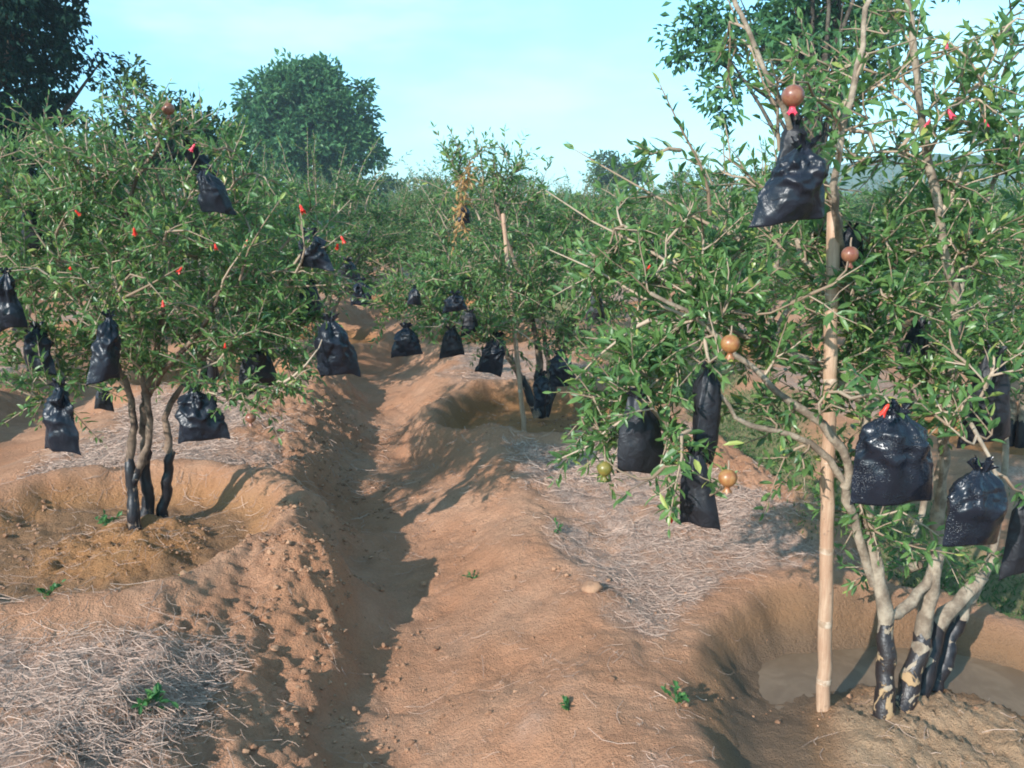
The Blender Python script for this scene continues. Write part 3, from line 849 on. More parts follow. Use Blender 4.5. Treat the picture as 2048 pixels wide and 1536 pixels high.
# ---- the near right tree
def make_right():
    root = empty("pomegranate_tree", (1.26, 2.42, hz(1.26, 2.42)))
    tag(root, "tall open pomegranate tree with mud splashed black stem bases beside the bamboo stake", "tree", "pomegranate trees near the path")
    sh = Shrub(23); sh.block = bag_spheres(BAGS_B) + stake_gap((0.985, 2.41, .15), (0.889, 2.400, 1.578))[::3]
    S = [
     ([(1.130, 2.330, 0.052), (1.141, 2.360, 0.196), (1.143, 2.400, 0.357), (1.106, 2.420, 0.528), (1.070, 2.430, 0.701), (1.047, 2.450, 0.835), (1.070, 2.500, 1.024), (0.998, 2.500, 1.266), (0.900, 2.500, 1.384), (0.819, 2.500, 1.499)], .027, .008, .25, "tar_mud"),
     ([(1.215, 2.400, 0.051), (1.279, 2.450, 0.194), (1.306, 2.480, 0.298), (1.318, 2.480, 0.468), (1.318, 2.480, 0.617), (1.297, 2.460, 0.785), (1.278, 2.440, 1.008), (1.266, 2.420, 1.277), (1.183, 2.400, 1.571), (1.121, 2.400, 1.771), (1.078, 2.400, 1.939), (1.023, 2.400, 2.163)], .029, .0075, .20, "tar_mud"),
     ([(1.305, 2.480, 0.026), (1.358, 2.520, 0.172), (1.390, 2.550, 0.279), (1.472, 2.580, 0.343), (1.545, 2.600, 0.413)], .025, .021, .52, "tar"),
     ([(1.402, 2.560, 0.022), (1.460, 2.600, 0.163), (1.506, 2.630, 0.265), (1.559, 2.650, 0.336), (1.627, 2.700, 0.494), (1.683, 2.800, 0.780), (1.609, 2.800, 1.126)], .024, .007, .33, "tar"),
     ([(1.140, 2.400, 0.360), (1.193, 2.420, 0.377), (1.272, 2.460, 0.427), (1.316, 2.480, 0.485)], .017, .014, None, None),
     ([(1.106, 2.420, 0.463), (1.033, 2.400, 0.633), (0.972, 2.380, 0.796), (0.886, 2.360, 0.909), (0.790, 2.340, 0.962), (0.669, 2.320, 0.993), (0.575, 2.300, 1.084)], .015, .005, None, None),
     ([(0.976, 2.380, 0.789), (0.968, 2.360, 0.879), (0.873, 2.340, 0.988), (0.748, 2.320, 1.080), (0.654, 2.300, 1.169), (0.511, 2.300, 1.293), (0.373, 2.300, 1.361)], .015, .005, None, None),
     ([(1.039, 2.480, 1.029), (0.906, 2.460, 1.124), (0.780, 2.450, 1.200), (0.662, 2.450, 1.229), (0.520, 2.500, 1.384), (0.326, 2.500, 1.542)], .013, .004, None, None),
     ([(0.998, 2.500, 1.266), (0.969, 2.500, 1.442), (0.876, 2.400, 1.612), (0.767, 2.350, 1.742), (0.676, 2.300, 1.888), (0.590, 2.300, 2.045), (0.547, 2.300, 2.151)], .012, .005, None, None),
     ([(0.969, 2.500, 1.442), (0.854, 2.300, 1.586), (0.835, 2.250, 1.761), (0.865, 2.250, 1.929), (0.886, 2.250, 2.127)], .011, .006, None, None),
     ([(1.266, 2.420, 1.277), (1.315, 2.500, 1.471), (1.395, 2.550, 1.641), (1.489, 2.600, 1.828)], .012, .004, None, None),
     ([(1.332, 2.600, 0.448), (1.315, 2.700, 0.404), (1.393, 2.750, 0.546), (1.427, 2.800, 0.780), (1.292, 2.800, 1.126), (1.229, 2.800, 1.455)], .015, .005, None, None),
     ([(1.352, 2.500, 0.559), (1.280, 2.450, 0.725), (1.222, 2.300, 0.984), (1.205, 2.200, 1.052), (1.215, 2.050, 0.934), (1.189, 1.950, 0.891)], .008, .004, None, None),
    ]
    for i, (pts, r0, r1, tar, tm) in enumerate(S):
        path = stem_obj(root, pts, r0 * (1.3 if i < 2 else 1), r1, 200 + i, 34, tar, tm or "tar", 12, pw=.5 if i < 2 else 1)
        if i not in (2, 4): sh.stem_nodes(path, .5 if i in (0, 1, 3) else .3)
    lobes = [
     ((0.799, 2.550, 1.380), (.42, .42, .24), 48),
     ((0.465, 2.600, 1.375), (.30, .36, .24), 32),
     ((1.232, 2.550, 1.380), (.40, .42, .26), 44),
     ((1.477, 2.700, 1.644), (.32, .4, .24), 24),
     ((1.008, 2.600, 1.613), (.40, .42, .18), 26, dict(spacing=.036)),
     ((0.353, 2.400, 1.135), (.20, .24, .14), 18),
     ((0.246, 2.450, 0.959), (.09, .14, .10), 7),
     ((0.427, 2.300, 0.984), (.08, .12, .13), 6),
     ((0.441, 2.200, 0.871), (.04, .06, .09), 3),
     ((0.863, 2.500, 1.085), (.24, .28, .12), 10),
     ((0.863, 2.500, 0.868), (.18, .22, .09), 4),
     ((1.036, 2.350, 1.116), (.28, .3, .12), 18),
     ((1.375, 2.400, 1.106), (.22, .28, .16), 14),
     ((0.559, 2.600, 1.642), (.28, .3, .14), 9, dict(spacing=.045)),
     ((0.786, 2.450, 1.946), (.32, .32, .20), 12, dict(spacing=.045)),
     ((1.151, 2.500, 1.953), (.30, .32, .22), 16, dict(spacing=.04)),
     ((1.373, 2.500, 1.953), (.16, .25, .22), 8, dict(spacing=.04)),
     ((1.024, 2.450, 0.709), (.05, .07, .12), 4),
     ((1.231, 2.300, 0.627), (.10, .1, .05), 1),
     ((1.183, 2.700, 0.368), (.06, .08, .06), 1),
     ((1.552, 2.600, 0.448), (.08, .1, .05), 1),
    ]
    sh.fill(lobes, 1.55, size=.049, spacing=.021, twigs=2, twiglen=.16)
    for a, b, k in [((0.570, 2.500, 1.570), (0.405, 2.450, 1.920), .022), ((0.471, 2.470, 1.749), (0.334, 2.400, 1.758), .022), ((0.660, 2.500, 1.499), (0.193, 2.700, 1.763), .045), ((0.528, 2.400, 1.393), (0.098, 2.600, 1.642), .04), ((0.550, 2.350, 1.272), (0.110, 2.500, 1.471), .04),
                    ((0.375, 2.300, 1.293), (0.181, 2.400, 1.106), .026), ((0.729, 2.400, 1.745), (0.606, 2.300, 1.997), .05), ((0.916, 2.400, 1.797), (1.046, 2.200, 1.697), .05), ((1.183, 2.400, 1.571), (1.331, 2.400, 2.052), .035), ((1.056, 2.400, 1.745), (1.243, 2.400, 2.014), .035), ((0.382, 2.300, 1.070), (0.131, 2.350, 0.882), .03), ((0.475, 2.200, 1.011), (0.402, 2.050, 0.828), .018)]:
        sh.shoot(np.array(a), unit(np.array(b) - np.array(a)), np.array(b), r0=.007, size=.055, spacing=k, twigs=2, leafstart=.2, young=.6, bend=.3, twiglen=.13)
    hang(sh, [b[0] for b in BAGS_B] + [f[0] for f in FRUITS if f[3] == "B"], size=.052, spacing=.032, twiglen=.12)
    hang(sh, [np.array(f[0]) for f in FLOW_B], size=.05, spacing=.035, twiglen=.1)
    sh.cull(bag_spheres(BAGS_B) + stake_gap((0.985, 2.41, .15), (0.889, 2.400, 1.578)) + [(f[0], (.05, .05, .06)) for f in FRUITS])
    sh.leaf(np.array((0.550, 1.940, 1.049)), np.array([-1, .1, -.05]), 1, .05); sh.T[-1] = 1.0
    sh.tubes.build("branchwork", M["twig"], root)
    sh.crown("crown", M["leaf"], root)
    for i, (p, s, pk) in enumerate(FLOW_B):
        flower(root, p, s, (.5 * math.sin(i * 2.1), .5 * math.cos(i * 1.3), 0), FLOWER_PINK if pk else None)
    return len(sh.P)

# ---- the middle tree
def make_middle():
    root = empty("pomegranate_tree", (0.24, 5.86, hz(0.24, 5.86)))
    tag(root, "low wide pomegranate tree in the shaded basin in the middle, with a thin leaning stake", "tree", "pomegranate trees near the path")
    sh = Shrub(37); sh.block = bag_spheres(BAGS_C)
    S = [
     [(0.180, 5.850, 0.136), (0.091, 5.850, 0.360), (-0.014, 5.800, 0.547), (-0.149, 5.750, 0.832), (-0.313, 5.700, 1.174)],
     [(0.207, 5.900, 0.116), (0.198, 5.900, 0.386), (0.179, 5.900, 0.636), (0.090, 5.900, 1.021), (-0.048, 5.900, 1.396), (-0.132, 5.900, 1.696)],
     [(0.237, 5.950, 0.111), (0.309, 6.000, 0.365), (0.381, 6.050, 0.612), (0.523, 6.100, 0.930), (0.625, 6.100, 1.214)],
     [(0.225, 6.000, 0.106), (0.270, 6.100, 0.344), (0.243, 6.200, 0.624), (0.206, 6.300, 1.055), (0.131, 6.300, 1.490)],
    ]
    for i, pts in enumerate(S):
        path = stem_obj(root, pts, (.034, .038, .032, .03)[i], .008, 300 + i, 24, (.34, .3, .3, .3)[i], pw=.8, bark="brown_bark")
        sh.stem_nodes(path, .4)
    lobes = [
     ((-0.081, 5.800, 1.166), (.60, .6, .36), 54),
     ((-0.538, 5.600, 1.083), (.34, .45, .20), 26),
     ((0.372, 6.000, 1.081), (.45, .5, .36), 36),
     ((-0.149, 5.900, 1.696), (.42, .42, .22), 24, dict(spacing=.036)),
     ((-0.214, 5.900, 1.924), (.24, .28, .12), 8, dict(spacing=.04)),
     ((-0.240, 5.500, 0.866), (.44, .4, .12), 20),
     ((0.548, 6.100, 1.493), (.35, .4, .25), 24),
     ((0.711, 6.200, 1.028), (.36, .4, .28), 24),
     ((0.407, 5.900, 0.636), (.22, .25, .12), 8),
     ((-0.712, 5.400, 0.943), (.10, .12, .06), 4),
    ]
    sh.fill(lobes, 1.9, size=.052, spacing=.024, twigs=2, twiglen=.2)
    for a, b in [((-0.218, 5.900, 1.497), (-0.510, 5.800, 2.093)), ((-0.217, 5.900, 1.630), (-0.263, 5.900, 2.092)), ((-0.047, 5.900, 1.563), (0.087, 5.900, 2.069)), ((0.124, 6.000, 1.495), (0.259, 6.000, 1.897)), ((-0.411, 5.700, 1.239), (-0.560, 5.600, 1.565)), ((-0.561, 5.500, 1.060), (-0.877, 5.400, 1.258)), ((-0.081, 5.900, 1.630), (-0.047, 5.900, 2.079))]:
        sh.shoot(np.array(a), unit(np.array(b) - np.array(a)), np.array(b), r0=.008, size=.06, spacing=.04, twigs=3, leafstart=.15, young=.7, bend=.3, twiglen=.16)
    hang(sh, [b[0] for b in BAGS_C], size=.052, spacing=.034, twiglen=.12)
    sh.cull(bag_spheres(BAGS_C))
    sh.tubes.build("branchwork", M["twig"], root)
    sh.crown("crown", M["leaf"], root)
    # withered hanging shoot
    dd = Shrub(5)
    for a, b in [((-0.233, 5.000, 1.833), (-0.314, 5.000, 1.512)), ((-0.269, 5.000, 1.709), (-0.349, 5.050, 1.339)), ((-0.299, 5.020, 1.625), (-0.324, 5.000, 1.427)), ((-0.216, 5.000, 1.806), (-0.274, 4.980, 1.653))]:
        dd.shoot(np.array(a), unit(np.array(b) - np.array(a)), np.array(b), r0=.007, size=.05, spacing=.03, twigs=3, leafstart=.0, young=.8, bend=.3, twiglen=.07)
    dd.shoot(np.array((-0.131, 5.850, 1.662)), unit(np.array([-.3, -1, .2])), np.array((-0.233, 5.000, 1.833)), r0=.008, size=.05, spacing=.08, twigs=0)
    o = dd.crown("withered_foliage", M["dead"], root)
    return len(sh.P)

nA = make_left(); nB = make_right(); nC = make_middle()
print("leaves", nA, nB, nC)

# ------------------------------------------------------------------ stakes
def stake(base, top, r, nodes, label, group):
    root = empty("bamboo_stake", base)
    tag(root, label, "stake", group)
    b, t = np.array(base) - UP * .12, np.array(top)
    n = 26
    P = np.array([b + (t - b) * i / (n - 1) for i in range(n)])
    P[1:-1] += np.random.default_rng(3).normal(0, .0012, (n - 2, 3))
    tb = Tubes(); tb.add(P, np.linspace(r * 1.06, r * .88, n), 14, .5)
    tb.build("pole", M["bamboo"], root)
    for f in nodes:
        c = b + (t - b) * f; d = unit(t - b)
        tn = Tubes(); rr = r * (1.06 - .18 * f)
        tn.add([c - d * .011, c - d * .004, c, c + d * .005, c + d * .011], [rr * .99, rr * 1.07, rr * 1.02, rr * 1.09, rr * .99], 14, .5, False)
        tn.build("node_ring", M["node"], root)
zb = hz(0.98, 2.40)
stake((0.985, 2.41, zb), (0.889, 2.400, 1.578), .0205, (.13, .25, .395, .56, .71, .86), "pale bamboo stake standing in the near basin, taller than the stems beside it", "bamboo stakes")
stake((0.10, 5.55, hz(.10, 5.55)), (-0.058, 5.600, 1.540), .016, (.1, .28, .46, .62, .8), "thin pale stake leaning left through the middle tree", "bamboo stakes")

# ------------------------------------------------------------------ bags
def make_bag(loc, W, H, D, rz, sway, mat, label, seed):
    root = empty("fruit_bag", loc, rz, local=True)
    tag(root, label, "bag", "black bags over the fruit")
    rg = np.random.default_rng(seed)
    n = 64; ph = rg.uniform(0, 6.28, 6); k1, k2 = rg.integers(4, 6), rg.integers(7, 10)
    slope = rg.choice([-1, 1]) * rg.uniform(.05, .30 if mat == "bag_matte" else .16); hem = rg.uniform(.02, .06)
    bulge = rg.uniform(.7, 1.15) * (.75 if mat == "bag_matte" else 1)
    def ring(t, rows):
        out = []
        a = np.interp(t, [0, .05, .16, .36, .7, 1], PROF[mat]) * W
        b = np.interp(t, [0, .05, .18, .45, .75, 1], [.09, .12, .38, .50 * bulge, .36, .20]) * D
        pl = np.interp(t, [0, .15, .45, 1], [.30, .20, .07, .03])
        for i in range(n):
            th = 2 * math.pi * i / n
            c, s = math.cos(th), math.sin(th)
            f = 1 + pl * (math.sin(k2 * th + ph[0]) * .6 + math.sin(k1 * th + ph[1]) * .6)
            g = abs(s) ** (.7 * min(1, t * 2))
            x, y = a * c * (1 + pl * .4 * math.sin(k1 * th)), b * s * g * f
            y += .05 * D * math.sin(3.2 * c + ph[2] + 3 * t) * t
            z = -t * H
            w = t ** 3
            z += w * (slope * x - hem * H * abs(c) ** 3 + .010 * H * math.sin(4 * th + ph[4]))
            x += sway[0] * t * 2; y += sway[1] * t
            out.append((x, y, z))
        return out
    rows = 40
    ts = np.linspace(0, 1, rows) ** 1.15
    V = np.array([p for t in ts for p in ring(t, rows)])
    tt = np.repeat(ts, n)
    # crumple
    nz = .22 - np.abs(fbm(V[:, 0] * 34 + seed * 3.1, V[:, 2] * 30 + V[:, 1] * 34, 2, seed) - .5) * 2
    rd = np.abs(fbm(V[:, 0] * 15 + seed, V[:, 2] * 13 - V[:, 1] * 17, 2, seed + 50) - .5) * 2 - .25
    dirv = np.stack([V[:, 0], V[:, 1] * 1.6, np.zeros(len(V))], 1); dirv /= np.linalg.norm(dirv, axis=1)[:, None] + 1e-6
    amp = (.008 + .020 * sstep(.78, .35, tt)) * (W / .17) * (1.5 if mat == "bag" else .7 if mat == "bag_wet" else .35)
    V = V + dirv * ((nz * .55 - rd * 1.35) * amp * np.clip(tt * 5, .2, 1))[:, None]
    i = np.arange(rows * n).reshape(rows, n)
    q = np.stack([i[:-1], np.roll(i[:-1], -1, 1), np.roll(i[1:], -1, 1), i[1:]], -1).reshape(-1, 4)
    # inner skin: the film turned back inside the open hem
    nv = len(V); inn = V[-8 * n:].copy(); cen = np.array([sway[0] * 2, 0, 0])
    inn[:, :2] = (inn[:, :2] - cen[:2]) * .965 + cen[:2]
    j = np.arange(8 * n).reshape(8, n) + nv
    q2 = np.stack([j[:-1], j[1:], np.roll(j[1:], -1, 1), np.roll(j[:-1], -1, 1)], -1).reshape(-1, 4)
    hemq = np.stack([i[-1], np.roll(i[-1], -1), np.roll(j[-1], -1), j[-1]], -1)
    np_obj("sack", np.concatenate([V, inn]), [np.concatenate([q, q2, hemq])], M[mat], root)
    # gathered neck above the tie
    V2 = []; m = 6
    for r_ in range(m):
        f = r_ / (m - 1)
        for c_ in range(n):
            th = 2 * math.pi * c_ / n
            rad_ = W * (.09 + .07 * f) * (1 + .35 * f * math.sin(k2 * th + ph[0]) + .2 * f * math.sin(3 * th + ph[5]))
            V2.append((rad_ * math.cos(th), rad_ * .8 * math.sin(th), f * W * .13 + .01 * f * math.sin(4 * th + ph[2]) - .004))
    i2 = np.arange(m * n).reshape(m, n)
    qq = np.stack([i2[:-1], np.roll(i2[:-1], -1, 1), np.roll(i2[1:], -1, 1), i2[1:]], -1).reshape(-1, 4)
    np_obj("gathered_neck", V2, [qq], M[mat], root)

PROF = {"bag": [.09, .12, .25, .36, .44, .50], "bag_matte": [.17, .19, .26, .35, .44, .50], "bag_wet": [.13, .17, .36, .46, .49, .50]}
sd = 1
for lst in (BAGS_A, BAGS_B, BAGS_C, BAGS_BACK):
    for b in lst:
        make_bag(*b, seed=sd); sd += 1

# ------------------------------------------------------------------ fruit
def make_fruit(top, r, mat, tree, label, seed):
    root = empty("pomegranate", top, seed * 1.3, local=True)
    tag(root, label, "fruit", "uncovered pomegranates")
    n, m = 28, 18
    V = []
    for j in range(m + 1):
        ph = math.pi * j / m
        for i in range(n):
            th = 2 * math.pi * i / n
            k = 1 + .025 * math.cos(5 * th) * math.sin(ph) ** 2
            V.append((r * math.sin(ph) * math.cos(th) * k, r * math.sin(ph) * math.sin(th) * k, -r + r * math.cos(ph) * (.94 if ph < 1.57 else 1.0)))
    i = np.arange((m + 1) * n).reshape(m + 1, n)
    q = np.stack([i[:-1], i[1:], np.roll(i[1:], -1, 1), np.roll(i[:-1], -1, 1)], -1).reshape(-1, 4)
    np_obj("rind", V, [q], M[mat], root)
    C = []; prof = [(.32, -1.90), (.27, -2.05), (.33, -2.25), (.52, -2.52)]
    n2 = 24
    for jj, (a, z) in enumerate(prof):
        for ii in range(n2):
            th = 2 * math.pi * ii / n2
            dz = -.22 * max(0, math.cos(6 * th)) if jj == 3 else 0
            C.append((a * r * math.cos(th), a * r * math.sin(th), (z + dz) * r))
    i = np.arange(4 * n2).reshape(4, n2)
    q = np.stack([i[:-1], np.roll(i[:-1], -1, 1), np.roll(i[1:], -1, 1), i[1:]], -1).reshape(-1, 4)
    np_obj("calyx", C, [q], M["petal_pink"] if seed == 3 else M[mat], root)
    t = Tubes(); t.add([(0, 0, -.003), (.001, 0, .008), (0, .001, .02)], [.0028, .0022, .002], 6, .4)
    t.build("stalk", M["twig"], root)
for k, f in enumerate(FRUITS):
    make_fruit(f[0], f[1], f[2], f[3], f[4], k + 1)

# ------------------------------------------------------------------ orchard rows behind
def proto_tree(seed, nshoot, size, spacing):
    """a full shrub modelled round the origin"""
    root = empty("pomegranate_tree", (0, 0, 0))
    sh = Shrub(seed); rg = np.random.default_rng(seed + 7)
    for i in range(4):
        a = i * 1.57 + rg.uniform(-.5, .5); tip = np.array([math.cos(a) * .45, math.sin(a) * .45, rg.uniform(1.3, 1.7)])
        b = np.array([math.cos(a) * .05, math.sin(a) * .05, -.06])
        path = stem_obj(root, [b, b * 1.5 + UP * .4, b + (tip - b) * .5 + UP * .1, tip], .034, .009, seed + i, 14, .35, sides=7)
        sh.stem_nodes(path, .35)
    lobes = [(np.array([0, 0, 1.2]), (.95, .95, .45), int(nshoot * .6)), (np.array([0, 0, 1.62]), (.7, .7, .36), int(nshoot * .28)),
             (np.array([0, 0, .72]), (.9, .9, .2), int(nshoot * .2))]
    sh.fill(lobes, size=size, spacing=spacing, twigs=3, twiglen=.22)
    for i in range(12):
        a = rg.uniform(0, 6.28); r = rg.uniform(.2, .7)
        s = np.array([math.cos(a) * r * .6, math.sin(a) * r * .6, 1.5]); e = np.array([math.cos(a) * r * 1.2, math.sin(a) * r * 1.2, rg.uniform(2.0, 2.4)])
        sh.shoot(s, UP, e, r0=.007, size=size * .9, spacing=spacing * 1.3, twigs=2, leafstart=.2, young=.8, twiglen=.12)
    sh.tubes.build("branchwork", M["twig"], root)
    sh.crown("crown", M["leaf_far"], root, simple=True)
    return root
protos = [proto_tree(51, 150, .072, .034), proto_tree(62, 150, .072, .034), proto_tree(73, 155, .072, .034)]
def copy_tree(o, parent=None):
    c = o.copy(); COL.objects.link(c)
    if parent: c.parent = parent
    for ch in o.children: copy_tree(ch, c)
    return c
NEAR_LABELS = {}
used = [False] * 3
rg = random.Random(9)
ORCHARD.sort(key=lambda p: math.hypot(p[0], p[1]))
def row_of(x, y): return round((u_of(x, y) - 1.25) / ROW)
first = {}
for n_, (x, y) in enumerate(ORCHARD):
    k = n_ % 3
    if not used[k]: o = protos[k]; used[k] = True
    else: o = copy_tree(protos[k])
    o.location = (x, y, hz(x, y)); o.rotation_euler = (0, 0, rg.uniform(0, 6.28))
    s = rg.uniform(1.0, 1.2); o.scale = (s, s, rg.uniform(.80, .92))
    r = row_of(x, y)
    lab = None
    if r == -1 and y < 9 : lab = "second pomegranate tree of the left row, right behind the bushy left one"
    elif r == 0 and y < 11: lab = "pomegranate tree next behind the middle tree in the same row"
    elif r == 1 and y < 7: lab = "pomegranate tree across the grassy furrow, behind the bamboo stake"
    elif r == -2 and y < 7.5: lab = "pomegranate tree at the left edge, one row beyond the left basin"
    if lab is None or lab in first:
        tag(o, "green pomegranate tree standing farther back in the orchard rows, only its leafy crown showing", "tree", "orchard trees farther back")
    else:
        first[lab] = 1; tag(o, lab, "tree", "orchard trees farther back")

# ------------------------------------------------------------------ big trees around the orchard
def big_tree(name, label, base, H, lobes, nclump, per, leaf, cl_r, mat, seed, trunk_r, limbs=9, drooping=0.0, group="tall trees around the orchard", shell=.6):
    rg = np.random.default_rng(seed)
    root = empty(name, base); tag(root, label, "tree", group)
    B = np.array(base); 
    centres = []
    vol = np.array([np.prod(r) for _, r in lobes]) ** .67; vol /= vol.sum()
    for (c, r), w in zip(lobes, vol):
        for _ in range(max(3, int(nclump * w))):
            v = unit(rg.normal(0, 1, 3)) * rg.uniform(shell, 1.0)
            centres.append((np.array(c) + v * np.array(r), v))
    P, D, N, L, W, T = [], [], [], [], [], []
    for c, v in centres:
        s = cl_r * rg.uniform(.6, 1.35); ct = rg.uniform(-.22, .26)
        m = int(per * rg.uniform(.6, 1.3))
        off = rg.normal(0, 1, (m, 3)); off /= np.linalg.norm(off, axis=1)[:, None]; off *= (rg.random((m, 1)) ** .5) * s
        off[:, 2] *= .75; off[:, 2] -= drooping * np.abs(off[:, 2])
        P.append(c + off); dd = off / s + v * .4 + rg.normal(0, .5, (m, 3)) - UP * drooping; D.append(dd)
        N.append(off / s * .6 + UP * .8 + rg.normal(0, .5, (m, 3)))
        l = leaf * rg.uniform(.6, 1.3, m); L.append(l); W.append(l * rg.uniform(.4, .6, m))
        T.append(np.clip(rg.normal(.42, .17, m) + ct, 0, 1))
    V, F, TT = leaf_mesh(np.concatenate(P), np.concatenate(D), np.concatenate(N), np.concatenate(L), np.concatenate(W), np.concatenate(T), simple=True)
    tb = Tubes()
    top = np.array(lobes[0][0]) + UP * lobes[0][1][2] * .2
    path = smooth_path([B - UP * .3, B + (top - B) * .35 + rg.normal(0, trunk_r, 3), top], 14)
    tb.add(path, np.linspace(trunk_r, trunk_r * .35, 14), 12, .3, True, .12, rg)
    tb.build("trunk", M["dark_bark"], root)
    lb = Tubes()
    pick = rg.choice(len(centres), min(limbs, len(centres)), replace=False)
    for i in pick:
        c = centres[i][0]; s = path[rg.integers(5, 12)]
        mid = (s + c) / 2 + UP * np.linalg.norm(c - s) * .12 + rg.normal(0, .1, 3) * np.linalg.norm(c - s)
        lb.add(smooth_path([s, mid, c], 8), np.linspace(trunk_r * .36, trunk_r * .05, 8), 6, rg.uniform(0, .6))
    lb.build("limbwork", M["dark_bark"], root)
    np_obj("crown", V, F, mat, root, False, {"tint": TT})

big_tree("round_tree", "big round dark green tree standing alone beyond the left row", (-9.385, 40.000, 1.800)[:2] + (0.1,), 8,
         [((-9.356, 40.000, 4.672), (2.9, 2.9, 2.6)), ((-8.637, 40.000, 5.538), (2.5, 2.5, 2.3)), ((-10.413, 40.000, 5.968), (1.7, 1.9, 1.3)), ((-9.365, 40.000, 6.716), (1.8, 1.8, 1.0)), ((-7.583, 40.000, 3.797), (1.6, 1.8, 1.4)), ((-11.189, 40.000, 4.236), (1.4, 1.8, 1.8))],
         330, 70, .30, .62, M["leaf_big"], 5, .34, 26)
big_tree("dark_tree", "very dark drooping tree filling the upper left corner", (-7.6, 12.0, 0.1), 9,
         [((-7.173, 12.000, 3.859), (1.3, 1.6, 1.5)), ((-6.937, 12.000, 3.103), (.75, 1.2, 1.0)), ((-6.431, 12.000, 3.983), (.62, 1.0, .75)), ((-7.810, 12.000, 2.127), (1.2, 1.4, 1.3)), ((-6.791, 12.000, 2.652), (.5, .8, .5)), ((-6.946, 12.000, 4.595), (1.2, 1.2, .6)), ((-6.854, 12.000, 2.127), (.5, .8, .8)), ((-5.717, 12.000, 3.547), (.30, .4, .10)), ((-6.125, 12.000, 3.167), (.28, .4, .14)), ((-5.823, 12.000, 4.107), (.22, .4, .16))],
         380, 75, .10, .26, M["leaf_shaded"], 15, .2, 60, .5)
big_tree("airy_tree", "pale olive tree with an airy crown just behind the left tree", (-6.237, 15.000, 1.591)[:2] + (0.1,), 5,
         [((-6.157, 15.000, 2.506), (1.1, 1.0, 1.0)), ((-6.898, 15.000, 2.752), (.55, .7, .6)), ((-5.373, 15.000, 2.752), (.7, .7, .6)), ((-6.442, 15.000, 3.558), (.38, .4, .36)), ((-4.966, 15.000, 2.506), (.5, .6, .7))],
         150, 44, .11, .27, M["leaf_olive"], 25, .12, 40, shell=.3)
big_tree("leafy_tree", "tall leafy tree rising behind the bamboo stake in the upper right", (4.947, 14.000, 1.670)[:2] + (0.1,), 8,
         [((4.437, 14.000, 4.381), (1.5, 1.6, 1.0)), ((3.057, 14.000, 4.236), (.75, 1.0, .8)), ((5.534, 14.000, 4.163), (1.0, 1.2, 1.0)), ((3.338, 14.000, 3.279), (.40, .6, .42)), ((4.282, 14.000, 5.516), (1.9, 1.6, .9)), ((4.906, 14.000, 3.279), (.8, .8, .45)), ((6.139, 14.000, 5.095), (.8, .8, .7))],
         230, 46, .14, .30, M["leaf_big"], 35, .13, 40, .15, shell=.2)
big_tree("hazy_tree", "small hazy tree far off between the middle tree and the right one", (6.345, 55.000, 1.721)[:2] + (0.1,), 5,
         [((6.304, 55.000, 3.408), (1.5, 1.5, 1.2)), ((7.398, 55.000, 3.560), (1.2, 1.2, .9))], 90, 40, .28, .5, M["leaf_olive"], 45, .2, 12)
for i, (px_, w) in enumerate([((-4.945, 60.000, 2.571), 2.6), ((-0.160, 70.000, 2.733), 3.0), ((12.899, 60.000, 2.839), 2.4), ((22.952, 75.000, 3.649), 3.4), ((-7.262, 48.000, 2.055), 1.5)]):
    big_tree("bushy_tree", ("far bushy tree on the skyline left of the middle tree", "far bushy tree on the skyline behind the top of the middle tree", "far bushy tree on the skyline left of the near right tree", "far bushy tree on the skyline behind the near right tree", "low far tree closing the end of the path")[i],
             px_[:2] + (0.1,), 4, [(px_, (w, 2, 1.0 + .2 * (i % 2))), (px_[:2] + (1.2,), (w * 1.2, 2, .9))], 90, 40, .26, .5, M["leaf_olive"], 60 + i, .18, 8)

# the rest of the orchard, one far-off green mass
def far_orchard():
    rg = np.random.default_rng(77)
    P, D, N, L, W, T = [], [], [], [], [], []
    y = 37.0
    while y < 95:
        for k in range(-26, 27):
            x = row_pos(1.25 + ROW * k, y) + rg.normal(0, .15)
            if abs(x) > .66 * y + 2: continue
            m = 130 if y < 55 else 70
            v = rg.normal(0, 1, (m, 3)); v /= np.linalg.norm(v, axis=1)[:, None]; v *= rg.random((m, 1)) ** .3
            P.append(np.array([x, y + rg.normal(0, .3), 1.22]) + v * np.array([1.1, 1.1, .85 * rg.uniform(.85, 1.15)])); D.append(v + rg.normal(0, .4, (m, 3))); N.append(v * .5 + UP * .7 + rg.normal(0, .5, (m, 3)))
            l = .30 * rg.uniform(.6, 1.3, m); L.append(l); W.append(l * .5); T.append(np.clip(rg.normal(.42, .18, m), 0, 1))
        y += 3.4
    V, F, TT = leaf_mesh(np.concatenate(P), np.concatenate(D), np.concatenate(N), np.concatenate(L), np.concatenate(W), np.concatenate(T), simple=True)
    tag(np_obj("far_orchard", V, F, M["leaf_far"], None, False, {"tint": TT}), "distant orchard seen as one green mass on the horizon", kind="stuff")
far_orchard()

